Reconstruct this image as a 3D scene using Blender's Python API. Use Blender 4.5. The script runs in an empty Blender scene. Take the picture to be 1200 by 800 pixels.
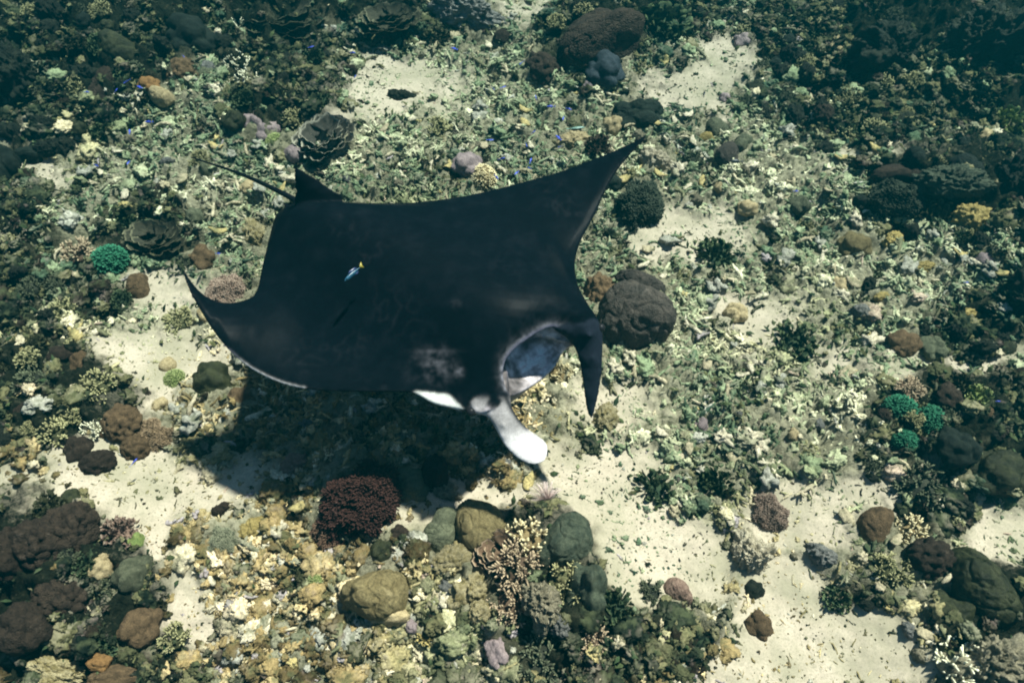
import bpy, bmesh, math, random
import numpy as np
from mathutils import Vector, Matrix, Euler
from mathutils.bvhtree import BVHTree
from mathutils.geometry import delaunay_2d_cdt

# ------------------------------------------------------------------ camera, world, sun
S = bpy.context.scene
COL = S.collection
H, PITCH, FPX = 4.6, math.radians(58), 857.0
cam_d = bpy.data.cameras.new('camera'); cam = bpy.data.objects.new('camera', cam_d); COL.objects.link(cam)
cam.location = (0, 0, H); cam.rotation_euler = (math.pi/2 - PITCH, 0, 0)
cam_d.sensor_width = 36; cam_d.lens = 36*FPX/1200; cam_d.clip_start = 0.05; cam_d.clip_end = 400
S.camera = cam
SUN_TO = Vector((0.38, 0.34, 1.0)).normalized()
SUN_EL = math.asin(SUN_TO.z); SUN_AZ = math.atan2(SUN_TO.x, SUN_TO.y)
W = bpy.data.worlds.new('World'); S.world = W; W.use_nodes = True
wn = W.node_tree.nodes; wl = W.node_tree.links
sky = wn.new('ShaderNodeTexSky'); sky.sky_type = 'NISHITA'; sky.sun_disc = False
sky.air_density = .6; sky.dust_density = .4; sky.sun_elevation = SUN_EL; sky.sun_rotation = SUN_AZ
bg = wn['Background']; bg.inputs['Strength'].default_value = 0.06
wl.new(sky.outputs[0], bg.inputs['Color'])
sun_d = bpy.data.lights.new('sun', 'SUN'); sun = bpy.data.objects.new('sun', sun_d); COL.objects.link(sun)
sun_d.energy = 5.0; sun_d.angle = math.radians(2.4); sun_d.color = (1.0, 0.83, 0.72)
sun.rotation_euler = (-SUN_TO).to_track_quat('-Z', 'Y').to_euler(); sun.location = (4, 4, 9)
S.view_settings.view_transform = 'Standard'; S.view_settings.look = 'None'
S.view_settings.exposure = 2.12; S.view_settings.gamma = 1.0
S.render.engine = 'CYCLES'
S.cycles.use_denoising = True; S.cycles.filter_width = 2.0
S.cycles.max_bounces = 6; S.cycles.diffuse_bounces = 2; S.cycles.glossy_bounces = 2
S.cycles.transmission_bounces = 2; S.cycles.volume_bounces = 1; S.cycles.transparent_max_bounces = 4
S.cycles.caustics_reflective = False; S.cycles.caustics_refractive = False

rng = np.random.default_rng(7)
random.seed(7)
CP, SP = math.cos(PITCH), math.sin(PITCH)

# ------------------------------------------------------------------ maths helpers
def ray(u, v):
    u = np.asarray(u, float); v = np.asarray(v, float)
    cx = (u-600)/FPX; cy = -(v-400)/FPX
    return cx, cy*SP + CP, cy*CP - SP
def at_z(u, v, z):                      # where the view through a pixel meets the level z
    dx, dy, dz = ray(u, v)
    t = (z - H)/dz
    return np.stack([dx*t, dy*t, np.broadcast_to(z, np.shape(t)) + 0*t], -1)
def project(p):
    p = np.asarray(p, float); x, y, z = p[..., 0], p[..., 1], p[..., 2]-H
    f = y*CP - z*SP; up = y*SP + z*CP
    f = np.where(f < 0.05, 0.05, f)
    return 600 + FPX*x/f, 400 - FPX*up/f, f

_P = np.random.default_rng(3).permutation(256); _P = np.concatenate([_P, _P, _P])
_G = np.random.default_rng(4).normal(size=(256, 3)); _G /= np.linalg.norm(_G, axis=1)[:, None]
def pnoise(p):
    p = np.asarray(p, float); i = np.floor(p).astype(np.int64); f = p - i; i &= 255
    w = f*f*f*(f*(f*6-15)+10)
    out = 0
    for a in (0, 1):
        wa = w[..., 0] if a else 1-w[..., 0]
        for b in (0, 1):
            wb = w[..., 1] if b else 1-w[..., 1]
            for c in (0, 1):
                wc = w[..., 2] if c else 1-w[..., 2]
                h = _P[_P[_P[(i[..., 0]+a) & 255] + ((i[..., 1]+b) & 255)] + ((i[..., 2]+c) & 255)]
                g = _G[h]
                out = out + wa*wb*wc*(g[..., 0]*(f[..., 0]-a) + g[..., 1]*(f[..., 1]-b) + g[..., 2]*(f[..., 2]-c))
    return out*1.6
def fbm(p, o=4, g=0.5, l=2.03):
    p = np.asarray(p, float); r = 0; a = 1
    for k in range(o):
        r = r + a*pnoise(p + 17.3*k); p = p*l; a *= g
    return r
def sstep(a, b, x):
    t = np.clip((x-a)/(b-a), 0, 1); return t*t*(3-2*t)
def p3(x, y, z=0.0):
    return np.stack([np.asarray(x, float), np.asarray(y, float), np.zeros(np.shape(x))+z], -1)

# ------------------------------------------------------------------ mesh helpers
def make_mesh(name, V, faces, mats=(), midx=None, smooth=True, fattr=None, cattr=None):
    """faces: array (n,k) or list of such arrays"""
    if isinstance(faces, np.ndarray): faces = [faces]
    faces = [f for f in faces if len(f)]
    me = bpy.data.meshes.new(name)
    V = np.ascontiguousarray(V, np.float32)
    loops = np.concatenate([f.ravel() for f in faces]).astype(np.int32)
    tot = np.concatenate([np.full(len(f), f.shape[1]) for f in faces]).astype(np.int32)
    st = np.concatenate([[0], np.cumsum(tot)[:-1]]).astype(np.int32)
    me.vertices.add(len(V)); me.vertices.foreach_set('co', V.ravel())
    me.loops.add(len(loops)); me.loops.foreach_set('vertex_index', loops)
    me.polygons.add(len(tot)); me.polygons.foreach_set('loop_start', st); me.polygons.foreach_set('loop_total', tot)
    for m in mats: me.materials.append(m)
    if midx is not None: me.polygons.foreach_set('material_index', np.asarray(midx, np.int32))
    me.polygons.foreach_set('use_smooth', np.full(len(tot), bool(smooth)))
    for k, a in (fattr or {}).items():
        at = me.attributes.new(k, 'FLOAT', 'POINT'); at.data.foreach_set('value', np.asarray(a, np.float32))
    for k, a in (cattr or {}).items():
        at = me.attributes.new(k, 'FLOAT_COLOR', 'POINT')
        c = np.ones((len(V), 4), np.float32); c[:, :3] = a; at.data.foreach_set('color', c.ravel())
    me.update(calc_edges=True); me.validate()
    return me
def link(name, me, parent=None, loc=None, rot=None, scale=None):
    o = bpy.data.objects.new(name, me); COL.objects.link(o)
    if parent is not None: o.parent = parent
    if loc is not None: o.location = loc
    if rot is not None: o.rotation_euler = rot
    if scale is not None: o.scale = scale
    return o
def tag(o, label=None, cat=None, group=None, kind=None):
    if label: o['label'] = label
    if cat: o['category'] = cat
    if group: o['group'] = group
    if kind: o['kind'] = kind
    return o
_ico = {}
def ico(level):
    if level not in _ico:
        b = bmesh.new(); bmesh.ops.create_icosphere(b, subdivisions=level, radius=1.0)
        b.verts.ensure_lookup_table()
        V = np.array([v.co[:] for v in b.verts]); F = np.array([[v.index for v in f.verts] for f in b.faces]); b.free()
        V /= np.linalg.norm(V, axis=1)[:, None]
        _ico[level] = (V, F)
    return _ico[level]
class MB:                                # collects shapes into one mesh
    def __init__(s): s.V = []; s.T = []; s.Q = []; s.A = []; s.n = 0
    def add(s, V, T=None, Q=None, a=0.0):
        V = np.asarray(V, float)
        if T is not None and len(T): s.T.append(np.asarray(T)+s.n)
        if Q is not None and len(Q): s.Q.append(np.asarray(Q)+s.n)
        s.V.append(V); s.A.append(np.zeros(len(V))+a); s.n += len(V)
    def build(s, name, mats, smooth=True):
        fs = []
        if s.T: fs.append(np.concatenate(s.T))
        if s.Q: fs.append(np.concatenate(s.Q))
        return make_mesh(name, np.concatenate(s.V), fs, mats, smooth=smooth, fattr={'tip': np.concatenate(s.A)})
def tube(path, rad, sides=5):
    path = np.asarray(path, float); rad = np.asarray(rad, float); n = len(path)
    t = np.gradient(path, axis=0); t /= np.linalg.norm(t, axis=1)[:, None]+1e-9
    ref = np.array([0.3, 0.5, 0.81]); a = np.cross(t, ref); a /= np.linalg.norm(a, axis=1)[:, None]+1e-9
    b = np.cross(t, a); th = np.arange(sides)*2*np.pi/sides
    V = path[:, None] + rad[:, None, None]*(a[:, None]*np.cos(th)[None, :, None] + b[:, None]*np.sin(th)[None, :, None])
    V = V.reshape(-1, 3); Q = []
    for i in range(n-1):
        for j in range(sides):
            k = (j+1) % sides; Q.append((i*sides+j, i*sides+k, (i+1)*sides+k, (i+1)*sides+j))
    V = np.vstack([V, path[0]-t[0]*rad[0]*.6, path[-1]+t[-1]*rad[-1]*.9]); e0, e1 = len(V)-2, len(V)-1
    T = [(j, e0, (j+1) % sides) for j in range(sides)] + [((n-1)*sides+j, (n-1)*sides+(j+1) % sides, e1) for j in range(sides)]
    lv = np.concatenate([np.repeat(np.linspace(0, 1, n), sides), [0, 1]])
    return V, np.array(T), np.array(Q), lv

# ------------------------------------------------------------------ materials
def nodes(name):
    m = bpy.data.materials.new(name); m.use_nodes = True
    nt = m.node_tree; return m, nt, nt.nodes, nt.links, nt.nodes['Principled BSDF']
def N(nt, typ, **kw):
    n = nt.nodes.new(typ)
    for k, v in kw.items():
        if k.startswith('i_'): n.inputs[k[2:].replace('_', ' ')].default_value = v
        else: setattr(n, k, v)
    return n
def mixc(nt, fac, a, b, bt='MIX'):
    n = nt.nodes.new('ShaderNodeMix'); n.data_type = 'RGBA'; n.blend_type = bt
    for s, x in ((n.inputs[0], fac), (n.inputs[6], a), (n.inputs[7], b)):
        if hasattr(x, 'links'): nt.links.new(x, s)
        elif isinstance(x, (int, float)): s.default_value = x
        else: s.default_value = (*x, 1)
    return n.outputs[2]
def ramp(nt, src, pts):
    r = nt.nodes.new('ShaderNodeValToRGB'); el = r.color_ramp.elements
    while len(el) < len(pts): el.new(0.5)
    for e, (p, c) in zip(el, pts):
        e.position = p; e.color = (*c, 1) if not isinstance(c, (int, float)) else (c, c, c, 1)
    nt.links.new(src, r.inputs[0]); return r.outputs[0]
def coral_mat(name, c1, c2, tip=None, scale=14.0, bump=0.5, rough=0.75, polyp=0, sheen=0.2):
    m, nt, nn, ll, p = nodes(name)
    tc = N(nt, 'ShaderNodeTexCoord'); oi = N(nt, 'ShaderNodeObjectInfo')
    add = N(nt, 'ShaderNodeVectorMath', operation='ADD'); ll.new(tc.outputs['Object'], add.inputs[0])
    sc = N(nt, 'ShaderNodeVectorMath', operation='SCALE'); sc.inputs[0].default_value = (7, 11, 5); ll.new(oi.outputs['Random'], sc.inputs['Scale'])
    ll.new(sc.outputs[0], add.inputs[1]); co = add.outputs[0]
    n1 = N(nt, 'ShaderNodeTexNoise', i_Scale=scale*.22, i_Detail=5.0, i_Roughness=.62); ll.new(co, n1.inputs['Vector'])
    n2 = N(nt, 'ShaderNodeTexNoise', i_Scale=scale, i_Detail=4.0, i_Roughness=.7); ll.new(co, n2.inputs['Vector'])
    f1 = ramp(nt, n1.outputs[0], [(.36, 0.0), (.64, 1.0)])
    col = mixc(nt, f1, c1, c2)
    f2 = ramp(nt, n2.outputs[0], [(.3, .55), (.7, 1.35)])
    col = mixc(nt, 1.0, col, f2, 'MULTIPLY')
    if tip:
        at = N(nt, 'ShaderNodeAttribute', attribute_name='tip')
        ft = ramp(nt, at.outputs['Fac'], [(.5, 0.0), (.95, 1.0)])
        col = mixc(nt, ft, col, tip)
    var = N(nt, 'ShaderNodeHueSaturation'); ll.new(col, var.inputs['Color'])
    mv = N(nt, 'ShaderNodeMapRange'); mv.inputs[3].default_value = .8; mv.inputs[4].default_value = 1.2
    ll.new(oi.outputs['Random'], mv.inputs[0]); ll.new(mv.outputs[0], var.inputs['Value'])
    ll.new(var.outputs[0], p.inputs['Base Color'])
    p.inputs['Roughness'].default_value = rough; p.inputs['Specular IOR Level'].default_value = .15
    hsrc = n2.outputs[0]
    if polyp:
        vo = N(nt, 'ShaderNodeTexVoronoi', i_Scale=float(polyp)); ll.new(co, vo.inputs['Vector'])
        ad = N(nt, 'ShaderNodeMath', operation='SUBTRACT'); ll.new(n2.outputs[0], ad.inputs[0]); ll.new(vo.outputs['Distance'], ad.inputs[1]); hsrc = ad.outputs[0]
        vcol = ramp(nt, vo.outputs['Distance'], [(.0, 1.2), (.6, .72)])
        wn_ = N(nt, 'ShaderNodeTexNoise', i_Scale=2.2, i_Detail=6.0, i_Roughness=.7); ll.new(co, wn_.inputs['Vector'])
        c3 = mixc(nt, .8, var.outputs[0], vcol, 'MULTIPLY'); c3 = mixc(nt, ramp(nt, wn_.outputs[0], [(.60, 0.0), (.70, .55)]), c3, tuple(min(.5, 1.5*q+.03) for q in c2)); ll.new(c3, p.inputs['Base Color'])
    b = N(nt, 'ShaderNodeBump', i_Strength=bump, i_Distance=.03); ll.new(hsrc, b.inputs['Height']); ll.new(b.outputs[0], p.inputs['Normal'])
    return m
M = {}
M['dark_brown'] = coral_mat('dark_brown_coral', (.020, .014, .010), (.044, .030, .020), (.10, .07, .05), 20, .6, polyp=26)
M['brown'] = coral_mat('brown_coral', (.085, .055, .030), (.17, .11, .058), (.34, .24, .15), 18, .6, polyp=24)
M['pink_brown'] = coral_mat('pink_brown_coral', (.18, .11, .085), (.30, .20, .15), (.42, .31, .24), 18, .6, polyp=22)
M['maroon'] = coral_mat('maroon_coral', (.020, .008, .007), (.052, .022, .017), (.08, .035, .027), 18, .8, polyp=30)
M['maroon_pale'] = coral_mat('reddish_brown_coral', (.07, .035, .022), (.14, .075, .048), (.24, .15, .10), 18, .8)
M['olive'] = coral_mat('olive_boulder_coral', (.13, .10, .045), (.22, .175, .085), (.30, .26, .14), 18, .55, rough=.65, polyp=44)
M['olive_grey'] = coral_mat('olive_grey_coral', (.075, .082, .050), (.14, .145, .090), (.3, .3, .2), 18, .55, polyp=44)
M['green_grey'] = coral_mat('green_grey_coral', (.045, .060, .042), (.10, .115, .075), (.3, .3, .2), 18, .55, polyp=44)
M['dark_olive'] = coral_mat('dark_olive_coral', (.016, .019, .009), (.040, .042, .018), (.09, .09, .05), 12, .4, rough=.55, polyp=44)
M['black_green'] = coral_mat('blackish_green_coral', (.005, .009, .007), (.014, .019, .013), (.05, .06, .04), 16, .6)  # near-black coral, partly corner falloff put into the colour
M['slate'] = coral_mat('slate_boulder_coral', (.038, .034, .029), (.080, .066, .054), (.12, .12, .12), 14, .6, polyp=34)
M['green'] = coral_mat('green_coral', (.004, .034, .019), (.012, .085, .044), (.04, .17, .095), 14, .4)
M['leaf_green'] = coral_mat('yellow_green_coral', (.085, .12, .035), (.16, .19, .06), (.36, .40, .17), 14, .4)
M['tan'] = coral_mat('tan_coral', (.25, .19, .10), (.42, .33, .19), (.6, .5, .34), 16, .5)
M['yellow'] = coral_mat('yellow_sponge', (.20, .15, .05), (.34, .26, .10), (.55, .45, .2), 16, .5)
M['orange'] = coral_mat('orange_sponge', (.13, .068, .025), (.22, .12, .045), (.5, .3, .1), 16, .5)
M['mauve'] = coral_mat('mauve_coral', (.16, .12, .125), (.28, .215, .21), (.4, .33, .33), 16, .5)
M['cream_tip'] = coral_mat('cream_tipped_branching_coral', (.11, .075, .035), (.24, .18, .09), (.66, .56, .34), 16, .3)
M['brown_tip'] = coral_mat('brown_branching_coral', (.055, .036, .024), (.11, .072, .045), (.42, .32, .21), 16, .3)
M['olive_tip'] = coral_mat('olive_branching_coral', (.035, .038, .017), (.07, .07, .032), (.36, .33, .17), 16, .3)
M['dark_tip'] = coral_mat('dark_branching_coral', (.013, .016, .011), (.032, .034, .022), (.10, .11, .065), 16, .3)
M['pale_tip'] = coral_mat('pale_branching_coral', (.22, .21, .14), (.36, .33, .22), (.72, .68, .5), 16, .3)
M['blue_dark'] = coral_mat('blue_grey_coral', (.014, .022, .030), (.035, .045, .055), (.08, .1, .11), 16, .4)
M['plate_brown'] = coral_mat('brown_plate_coral', (.095, .058, .036), (.17, .11, .07), (.46, .34, .23), 18, .3)
M['plate_dark'] = coral_mat('dark_plate_coral', (.022, .022, .015), (.048, .045, .028), (.17, .16, .10), 18, .3)
M['plate_squiggle'] = coral_mat('pale_rimmed_plate_coral', (.022, .022, .018), (.05, .046, .036), (.40, .37, .29), 18, .3)
M['leafy'] = coral_mat('dark_green_leafy_coral', (.014, .028, .016), (.036, .056, .026), (.11, .14, .065), 14, .3)
M['feather'] = coral_mat('pinkish_feather_star', (.16, .10, .09), (.30, .20, .18), (.62, .5, .46), 16, .2)
M['rock_pale'] = coral_mat('pale_reef_rock', (.26, .22, .15), (.52, .45, .33), None, 16, .9)
M['rock'] = coral_mat('reef_rock', (.13, .115, .075), (.30, .26, .18), None, 16, .9)
M['rock_dark'] = coral_mat('dark_reef_rock', (.008, .012, .009), (.026, .028, .018), None, 16, .9)  # dark rock, darkened further to paint the dim corners
M['rock_grey'] = coral_mat('grey_reef_rock', (.10, .10, .095), (.22, .21, .19), None, 16, .8)
M['rock_yellow'] = coral_mat('yellow_crusted_rock', (.22, .175, .075), (.44, .37, .22), None, 18, .9)

def piece_mat(name, bump=.4, detail=60.0, inst=False):
    m, nt, nn, ll, p = nodes(name)
    at = N(nt, 'ShaderNodeAttribute', attribute_name='col'); tc = N(nt, 'ShaderNodeTexCoord'); ge = N(nt, 'ShaderNodeNewGeometry')
    if inst: at.attribute_type = 'INSTANCER'
    n = N(nt, 'ShaderNodeTexNoise', i_Scale=detail, i_Detail=5.0, i_Roughness=.75); ll.new(ge.outputs['Position'], n.inputs['Vector'])
    n2 = N(nt, 'ShaderNodeTexNoise', i_Scale=detail*.22, i_Detail=3.0); ll.new(ge.outputs['Position'], n2.inputs['Vector'])
    c = mixc(nt, 1.0, at.outputs['Color'], ramp(nt, n.outputs[0], [(.30, .30), (.5, .95), (.70, 1.5)]), 'MULTIPLY')
    c = mixc(nt, ramp(nt, n2.outputs[0], [(.50, 0.0), (.66, .65)]), c, (.070, .080, .040))
    c = mixc(nt, ramp(nt, n2.outputs[0], [(.26, .5), (.40, 0.0)]), c, (.20, .15, .13)); 
    sx_ = N(nt, 'ShaderNodeSeparateXYZ'); ll.new(ge.outputs['Normal'], sx_.inputs[0])
    up_ = ramp(nt, sx_.outputs['Z'], [(.70, 0.0), (.97, 1.0)]); n3 = N(nt, 'ShaderNodeTexNoise', i_Scale=5.0, i_Detail=4.0); ll.new(ge.outputs['Position'], n3.inputs['Vector'])
    du = N(nt, 'ShaderNodeMath', operation='MULTIPLY'); ll.new(up_, du.inputs[0]); ll.new(ramp(nt, n3.outputs[0], [(.48, 0.0), (.66, .55)]), du.inputs[1])
    if inst: c = mixc(nt, du.outputs[0], c, mixc(nt, .5, c, (.48, .41, .30)))
    ll.new(c, p.inputs['Base Color'])
    p.inputs['Roughness'].default_value = .9; p.inputs['Specular IOR Level'].default_value = .05
    b = N(nt, 'ShaderNodeBump', i_Strength=bump, i_Distance=.02); ll.new(n.outputs[0], b.inputs['Height']); ll.new(b.outputs[0], p.inputs['Normal'])
    return m
M['piece'] = piece_mat('loose_coral_piece', .6)
M['piece_inst'] = piece_mat('coral_rubble', .6, inst=True)
M['blade'] = piece_mat('algae_blades', .1, 30.0)

def seabed_mat():
    m, nt, nn, ll, p = nodes('seabed')
    tc = N(nt, 'ShaderNodeTexCoord'); co = tc.outputs['Object']
    sa = N(nt, 'ShaderNodeAttribute', attribute_name='sand'); re = N(nt, 'ShaderNodeAttribute', attribute_name='reef')
    def noise(sc, d=5.0, r=.65):
        n = N(nt, 'ShaderNodeTexNoise', i_Scale=sc, i_Detail=d, i_Roughness=r); ll.new(co, n.inputs['Vector']); return n.outputs[0]
    nb, nm, nf, ng = noise(1.3), noise(6), noise(26, 6, .72), noise(160, 2, .6)
    rub = ramp(nt, nm, [(.30, (.040, .046, .030)), (.46, (.105, .098, .062)), (.58, (.20, .17, .11)), (.72, (.34, .28, .19))])
    rub = mixc(nt, 1.0, rub, ramp(nt, nf, [(.32, .25), (.52, .85), (.7, 1.5)]), 'MULTIPLY')
    grn = mixc(nt, ramp(nt, nb, [(.42, 0.0), (.62, .6)]), rub, (.075, .085, .038))
    drk = mixc(nt, ramp(nt, nf, [(.35, 0.0), (.7, 1.0)]), (.005, .008, .006), (.024, .026, .015))  # dark reef ground, deepened to carry light falloff at the corners
    si = N(nt, 'ShaderNodeAttribute', attribute_name='silt'); sf = N(nt, 'ShaderNodeMath', operation='MULTIPLY'); ll.new(si.outputs['Fac'], sf.inputs[0]); ll.new(ramp(nt, nf, [(.36, .25), (.52, 1.0)]), sf.inputs[1])
    grn = mixc(nt, sf.outputs[0], grn, (.345, .315, .215))
    land = mixc(nt, re.outputs['Fac'], grn, drk)
    snd = mixc(nt, ramp(nt, nm, [(.3, 0.0), (.7, 1.0)]), (.37, .305, .235), (.46, .385, .30))
    snd = mixc(nt, ramp(nt, ng, [(.33, .75), (.45, 0.0)]), snd, (.26, .22, .16))
    snd = mixc(nt, ramp(nt, nf, [(.30, .5), (.42, 0.0)]), snd, (.36, .31, .22))
    nq = noise(2.6, 5, .6); snd = mixc(nt, ramp(nt, nq, [(.42, 0.0), (.64, .8)]), snd, (.25, .225, .155)); snd = mixc(nt, ramp(nt, noise(70, 3, .7), [(.36, .55), (.5, 0.0)]), snd, (.22, .195, .14))
    ma = N(nt, 'ShaderNodeMath', operation='ADD'); ll.new(sa.outputs['Fac'], ma.inputs[0]); ll.new(ramp(nt, nf, [(.3, -.0), (.7, .5)]), ma.inputs[1])
    mr = N(nt, 'ShaderNodeMapRange'); mr.inputs[1].default_value = .35; mr.inputs[2].default_value = 1.1; ll.new(ma.outputs[0], mr.inputs[0])
    col = mixc(nt, mr.outputs[0], land, snd); ll.new(col, p.inputs['Base Color'])
    p.inputs['Roughness'].default_value = .95; p.inputs['Specular IOR Level'].default_value = .05
    st = N(nt, 'ShaderNodeMapRange'); st.inputs[3].default_value = 1.0; st.inputs[4].default_value = .18; ll.new(sa.outputs['Fac'], st.inputs[0])
    b = N(nt, 'ShaderNodeBump', i_Distance=.05); ll.new(st.outputs[0], b.inputs['Strength']); ll.new(nf, b.inputs['Height']); ll.new(b.outputs[0], p.inputs['Normal'])
    return m
M['seabed'] = seabed_mat()

# ------------------------------------------------------------------ the seabed
def g0(u, v): return at_z(u, v, 0.0)
SAND = [(420, 115, 48, 36), (462, 95, 62, 22), (636, 10, 28, 15), (815, 108, 44, 19), (858, 58, 44, 30), (1036, 186, 30, 7), (40, 215, 26, 32),
        (205, 340, 34, 18), (195, 408, 52, 20), (165, 452, 42, 42), (222, 428, 30, 16), (150, 560, 60, 40), (200, 575, 70, 40), (184, 625, 26, 34), (270, 560, 40, 16),
        (215, 712, 26, 40), (240, 745, 20, 24), (700, 548, 60, 30), (700, 605, 70, 46), (765, 650, 86, 48), (822, 668, 40, 36), (560, 584, 56, 12), (488, 603, 40, 10),
        (925, 700, 46, 48), (955, 762, 100, 52), (1015, 775, 52, 38), (880, 790, 60, 26), (945, 608, 56, 24), (1005, 580, 60, 16), (1172, 640, 48, 32), (892, 360, 36, 17),
        (975, 432, 16, 11), (1105, 442, 46, 11), (715, 470, 36, 20), (798, 270, 54, 22), (120, 580, 36, 16), (30, 590, 24, 18)]
REEF_FALLOFF = [(70, 60, 170, 110), (200, 15, 120, 50), (350, 15, 150, 42), (1120, 40, 190, 70), (1190, 110, 60, 90), (1090, 225, 100, 55), (1195, 260, 70, 60), (1195, 350, 40, 80),  # dark reef zones; those at the corners also paint in light falloff
        (1095, 500, 90, 55), (1190, 520, 70, 60), (15, 310, 60, 110), (60, 470, 110, 70), (60, 700, 150, 115), (190, 780, 70, 40), (1165, 740, 80, 80), (700, 40, 75, 55),
        (790, 15, 70, 40), (715, 765, 130, 50), (640, 665, 75, 80), (340, 105, 90, 60), (170, 270, 60, 40), (940, 40, 90, 50), (1050, 110, 150, 70), (440, 20, 90, 40), (980, 150, 60, 30), (1130, 400, 50, 40), (40, 130, 70, 50), (110, 350, 40, 30), (150, 690, 40, 50), (1000, 700, 30, 20), (1090, 600, 50, 40), (510, 20, 60, 30)]
PALE = [(500, 120, 130, 60), (800, 280, 90, 40), (740, 460, 70, 50), (180, 230, 130, 50), (980, 480, 120, 40), (330, 700, 110, 60), (540, 760, 130, 40), (270, 630, 70, 40), (880, 200, 80, 60), (860, 380, 100, 60), (920, 600, 90, 50), (640, 240, 80, 20), (260, 230, 70, 40), (1030, 330, 80, 60), (340, 560, 50, 20), (180, 400, 80, 60), (670, 450, 40, 40)]
def pale_at(u, v):
    q = np.zeros(np.shape(u))
    for a, b, rx, ry in PALE: q = np.maximum(q, np.exp(-((u-a)/rx)**2-((v-b)/ry)**2))
    return q
MOUND = [(60, 690, .95, .75, .34), (636, 668, .48, .42, .22), (1165, 755, .6, .55, .3), (45, 470, .8, .6, .26), (70, 60, 1.7, 1.3, .45), (335, 8, 1.3, .5, .32), (700, 45, .7, .5, .28),
         (1160, 50, 1.9, 1.1, .5), (1090, 215, .95, .5, .26), (1195, 320, .6, .8, .32), (1100, 510, .6, .4, .2), (745, 352, .35, .3, .08), (350, 125, .7, .45, .18),
         (690, 765, .9, .3, .10), (415, 580, .4, .3, .12), (10, 300, .6, .7, .26), (470, 690, .5, .4, .05)]
def masks(x, y):
    u, v, f = project(p3(x, y))
    w = 22*fbm(p3(x*2.4, y*2.4, 3.1), 4, .6); w2 = 22*fbm(p3(x*2.4, y*2.4, 9.7), 4, .6)
    infr = (f > .2)
    def cover(L):
        s = np.full(np.shape(u), -9.0)
        for (a, b, rx, ry) in L:
            q = np.sqrt(((u+w-a)/rx)**2 + ((v+w2-b)/ry)**2)
            s = np.maximum(s, np.minimum(1.6, (1-q)*min(rx, ry)/14.0))
        return s
    s = sstep(-1.9, .55, cover(SAND)); r = sstep(-.8, 1.2, cover(REEF_FALLOFF))
    out = ~(infr & (u > -30) & (u < 1230) & (v > -30) & (v < 830))
    s2 = sstep(.28, .5, fbm(p3(x*.7, y*.7, 21.0), 4)); r2 = sstep(.05, .4, fbm(p3(x*.45, y*.45, 33.0), 4))
    s = np.where(out, s2, s); r = np.where(out, r2, r)
    s = s*(1-.75*r)
    return s, r
_mc = [(g0(a, b), rx, ry, h) for a, b, rx, ry, h in MOUND]
def base_height(x, y):
    z = .07*fbm(p3(x*.5, y*.5, 1.0), 3)
    for c, rx, ry, h in _mc:
        z = z + h*np.exp(-((x-c[0])/rx)**2 - ((y-c[1])/ry)**2)
    return z
def height(x, y, sand=None, reef=None):
    if sand is None: sand, reef = masks(x, y)
    z = base_height(x, y)
    rough = (1-sand)
    rid = 1-np.abs(fbm(p3(x*2.6, y*2.6, 5.0), 4, .55))*1.5
    z = z + rough*(.075*(rid-.45) + (.045+.05*reef)*fbm(p3(x*7, y*7, 8.0), 4, .6)) - .035*sand
    z = z + rough*(.022*fbm(p3(x*17, y*17, 12.0), 3, .6) - .03*np.abs(pnoise(p3(x*11, y*11, 4.4))))
    z = z + sand*(.010*fbm(p3(x*5, y*7, 2.0), 3)+.004*fbm(p3(x*16, y*22, 6.0), 2))
    return z
def spread(lo, hi, step, far, g=1.16):
    a = list(np.arange(lo, hi+step/2, step)); s = step; b = a[-1]
    while b < far: s *= g; b += s; a.append(b)
    s = step; b = a[0]; pre = []
    while b > -far: s *= g; b -= s; pre.append(b)
    return np.array(pre[::-1]+a)
gx = spread(-6.4, 6.4, .0145, 60); gy = spread(.1, 8.3, .0145, 60)
X, Y = np.meshgrid(gx, gy); shp = X.shape
sd, rf = masks(X, Y); Z = height(X, Y, sd, rf)
nx, ny = len(gx), len(gy)
idx = np.arange(nx*ny).reshape(ny, nx)
Q = np.stack([idx[:-1, :-1], idx[:-1, 1:], idx[1:, 1:], idx[1:, :-1]], -1).reshape(-1, 4)
su, sv, _ = project(p3(X, Y)); silt = np.clip(.55+.6*pale_at(su, sv), 0, 1)*(1-rf)
sb = make_mesh('seabed', np.stack([X, Y, Z], -1).reshape(-1, 3), Q, [M['seabed']], fattr={'sand': sd.ravel(), 'reef': rf.ravel(), 'silt': silt.ravel()})
tag(link('seabed', sb), 'sandy seabed strewn with coral rubble and reef mounds', kind='structure')
def hz(x, y): return height(np.array([x], float), np.array([y], float))[0]
def ground(u, v):
    z = 0.0
    for _ in range(4):
        p = at_z(u, v, z); z = float(hz(p[0], p[1]))
    p = at_z(u, v, z); d = float(project(p)[2])
    return Vector(p), d/FPX            # point, metres per pixel there

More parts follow.
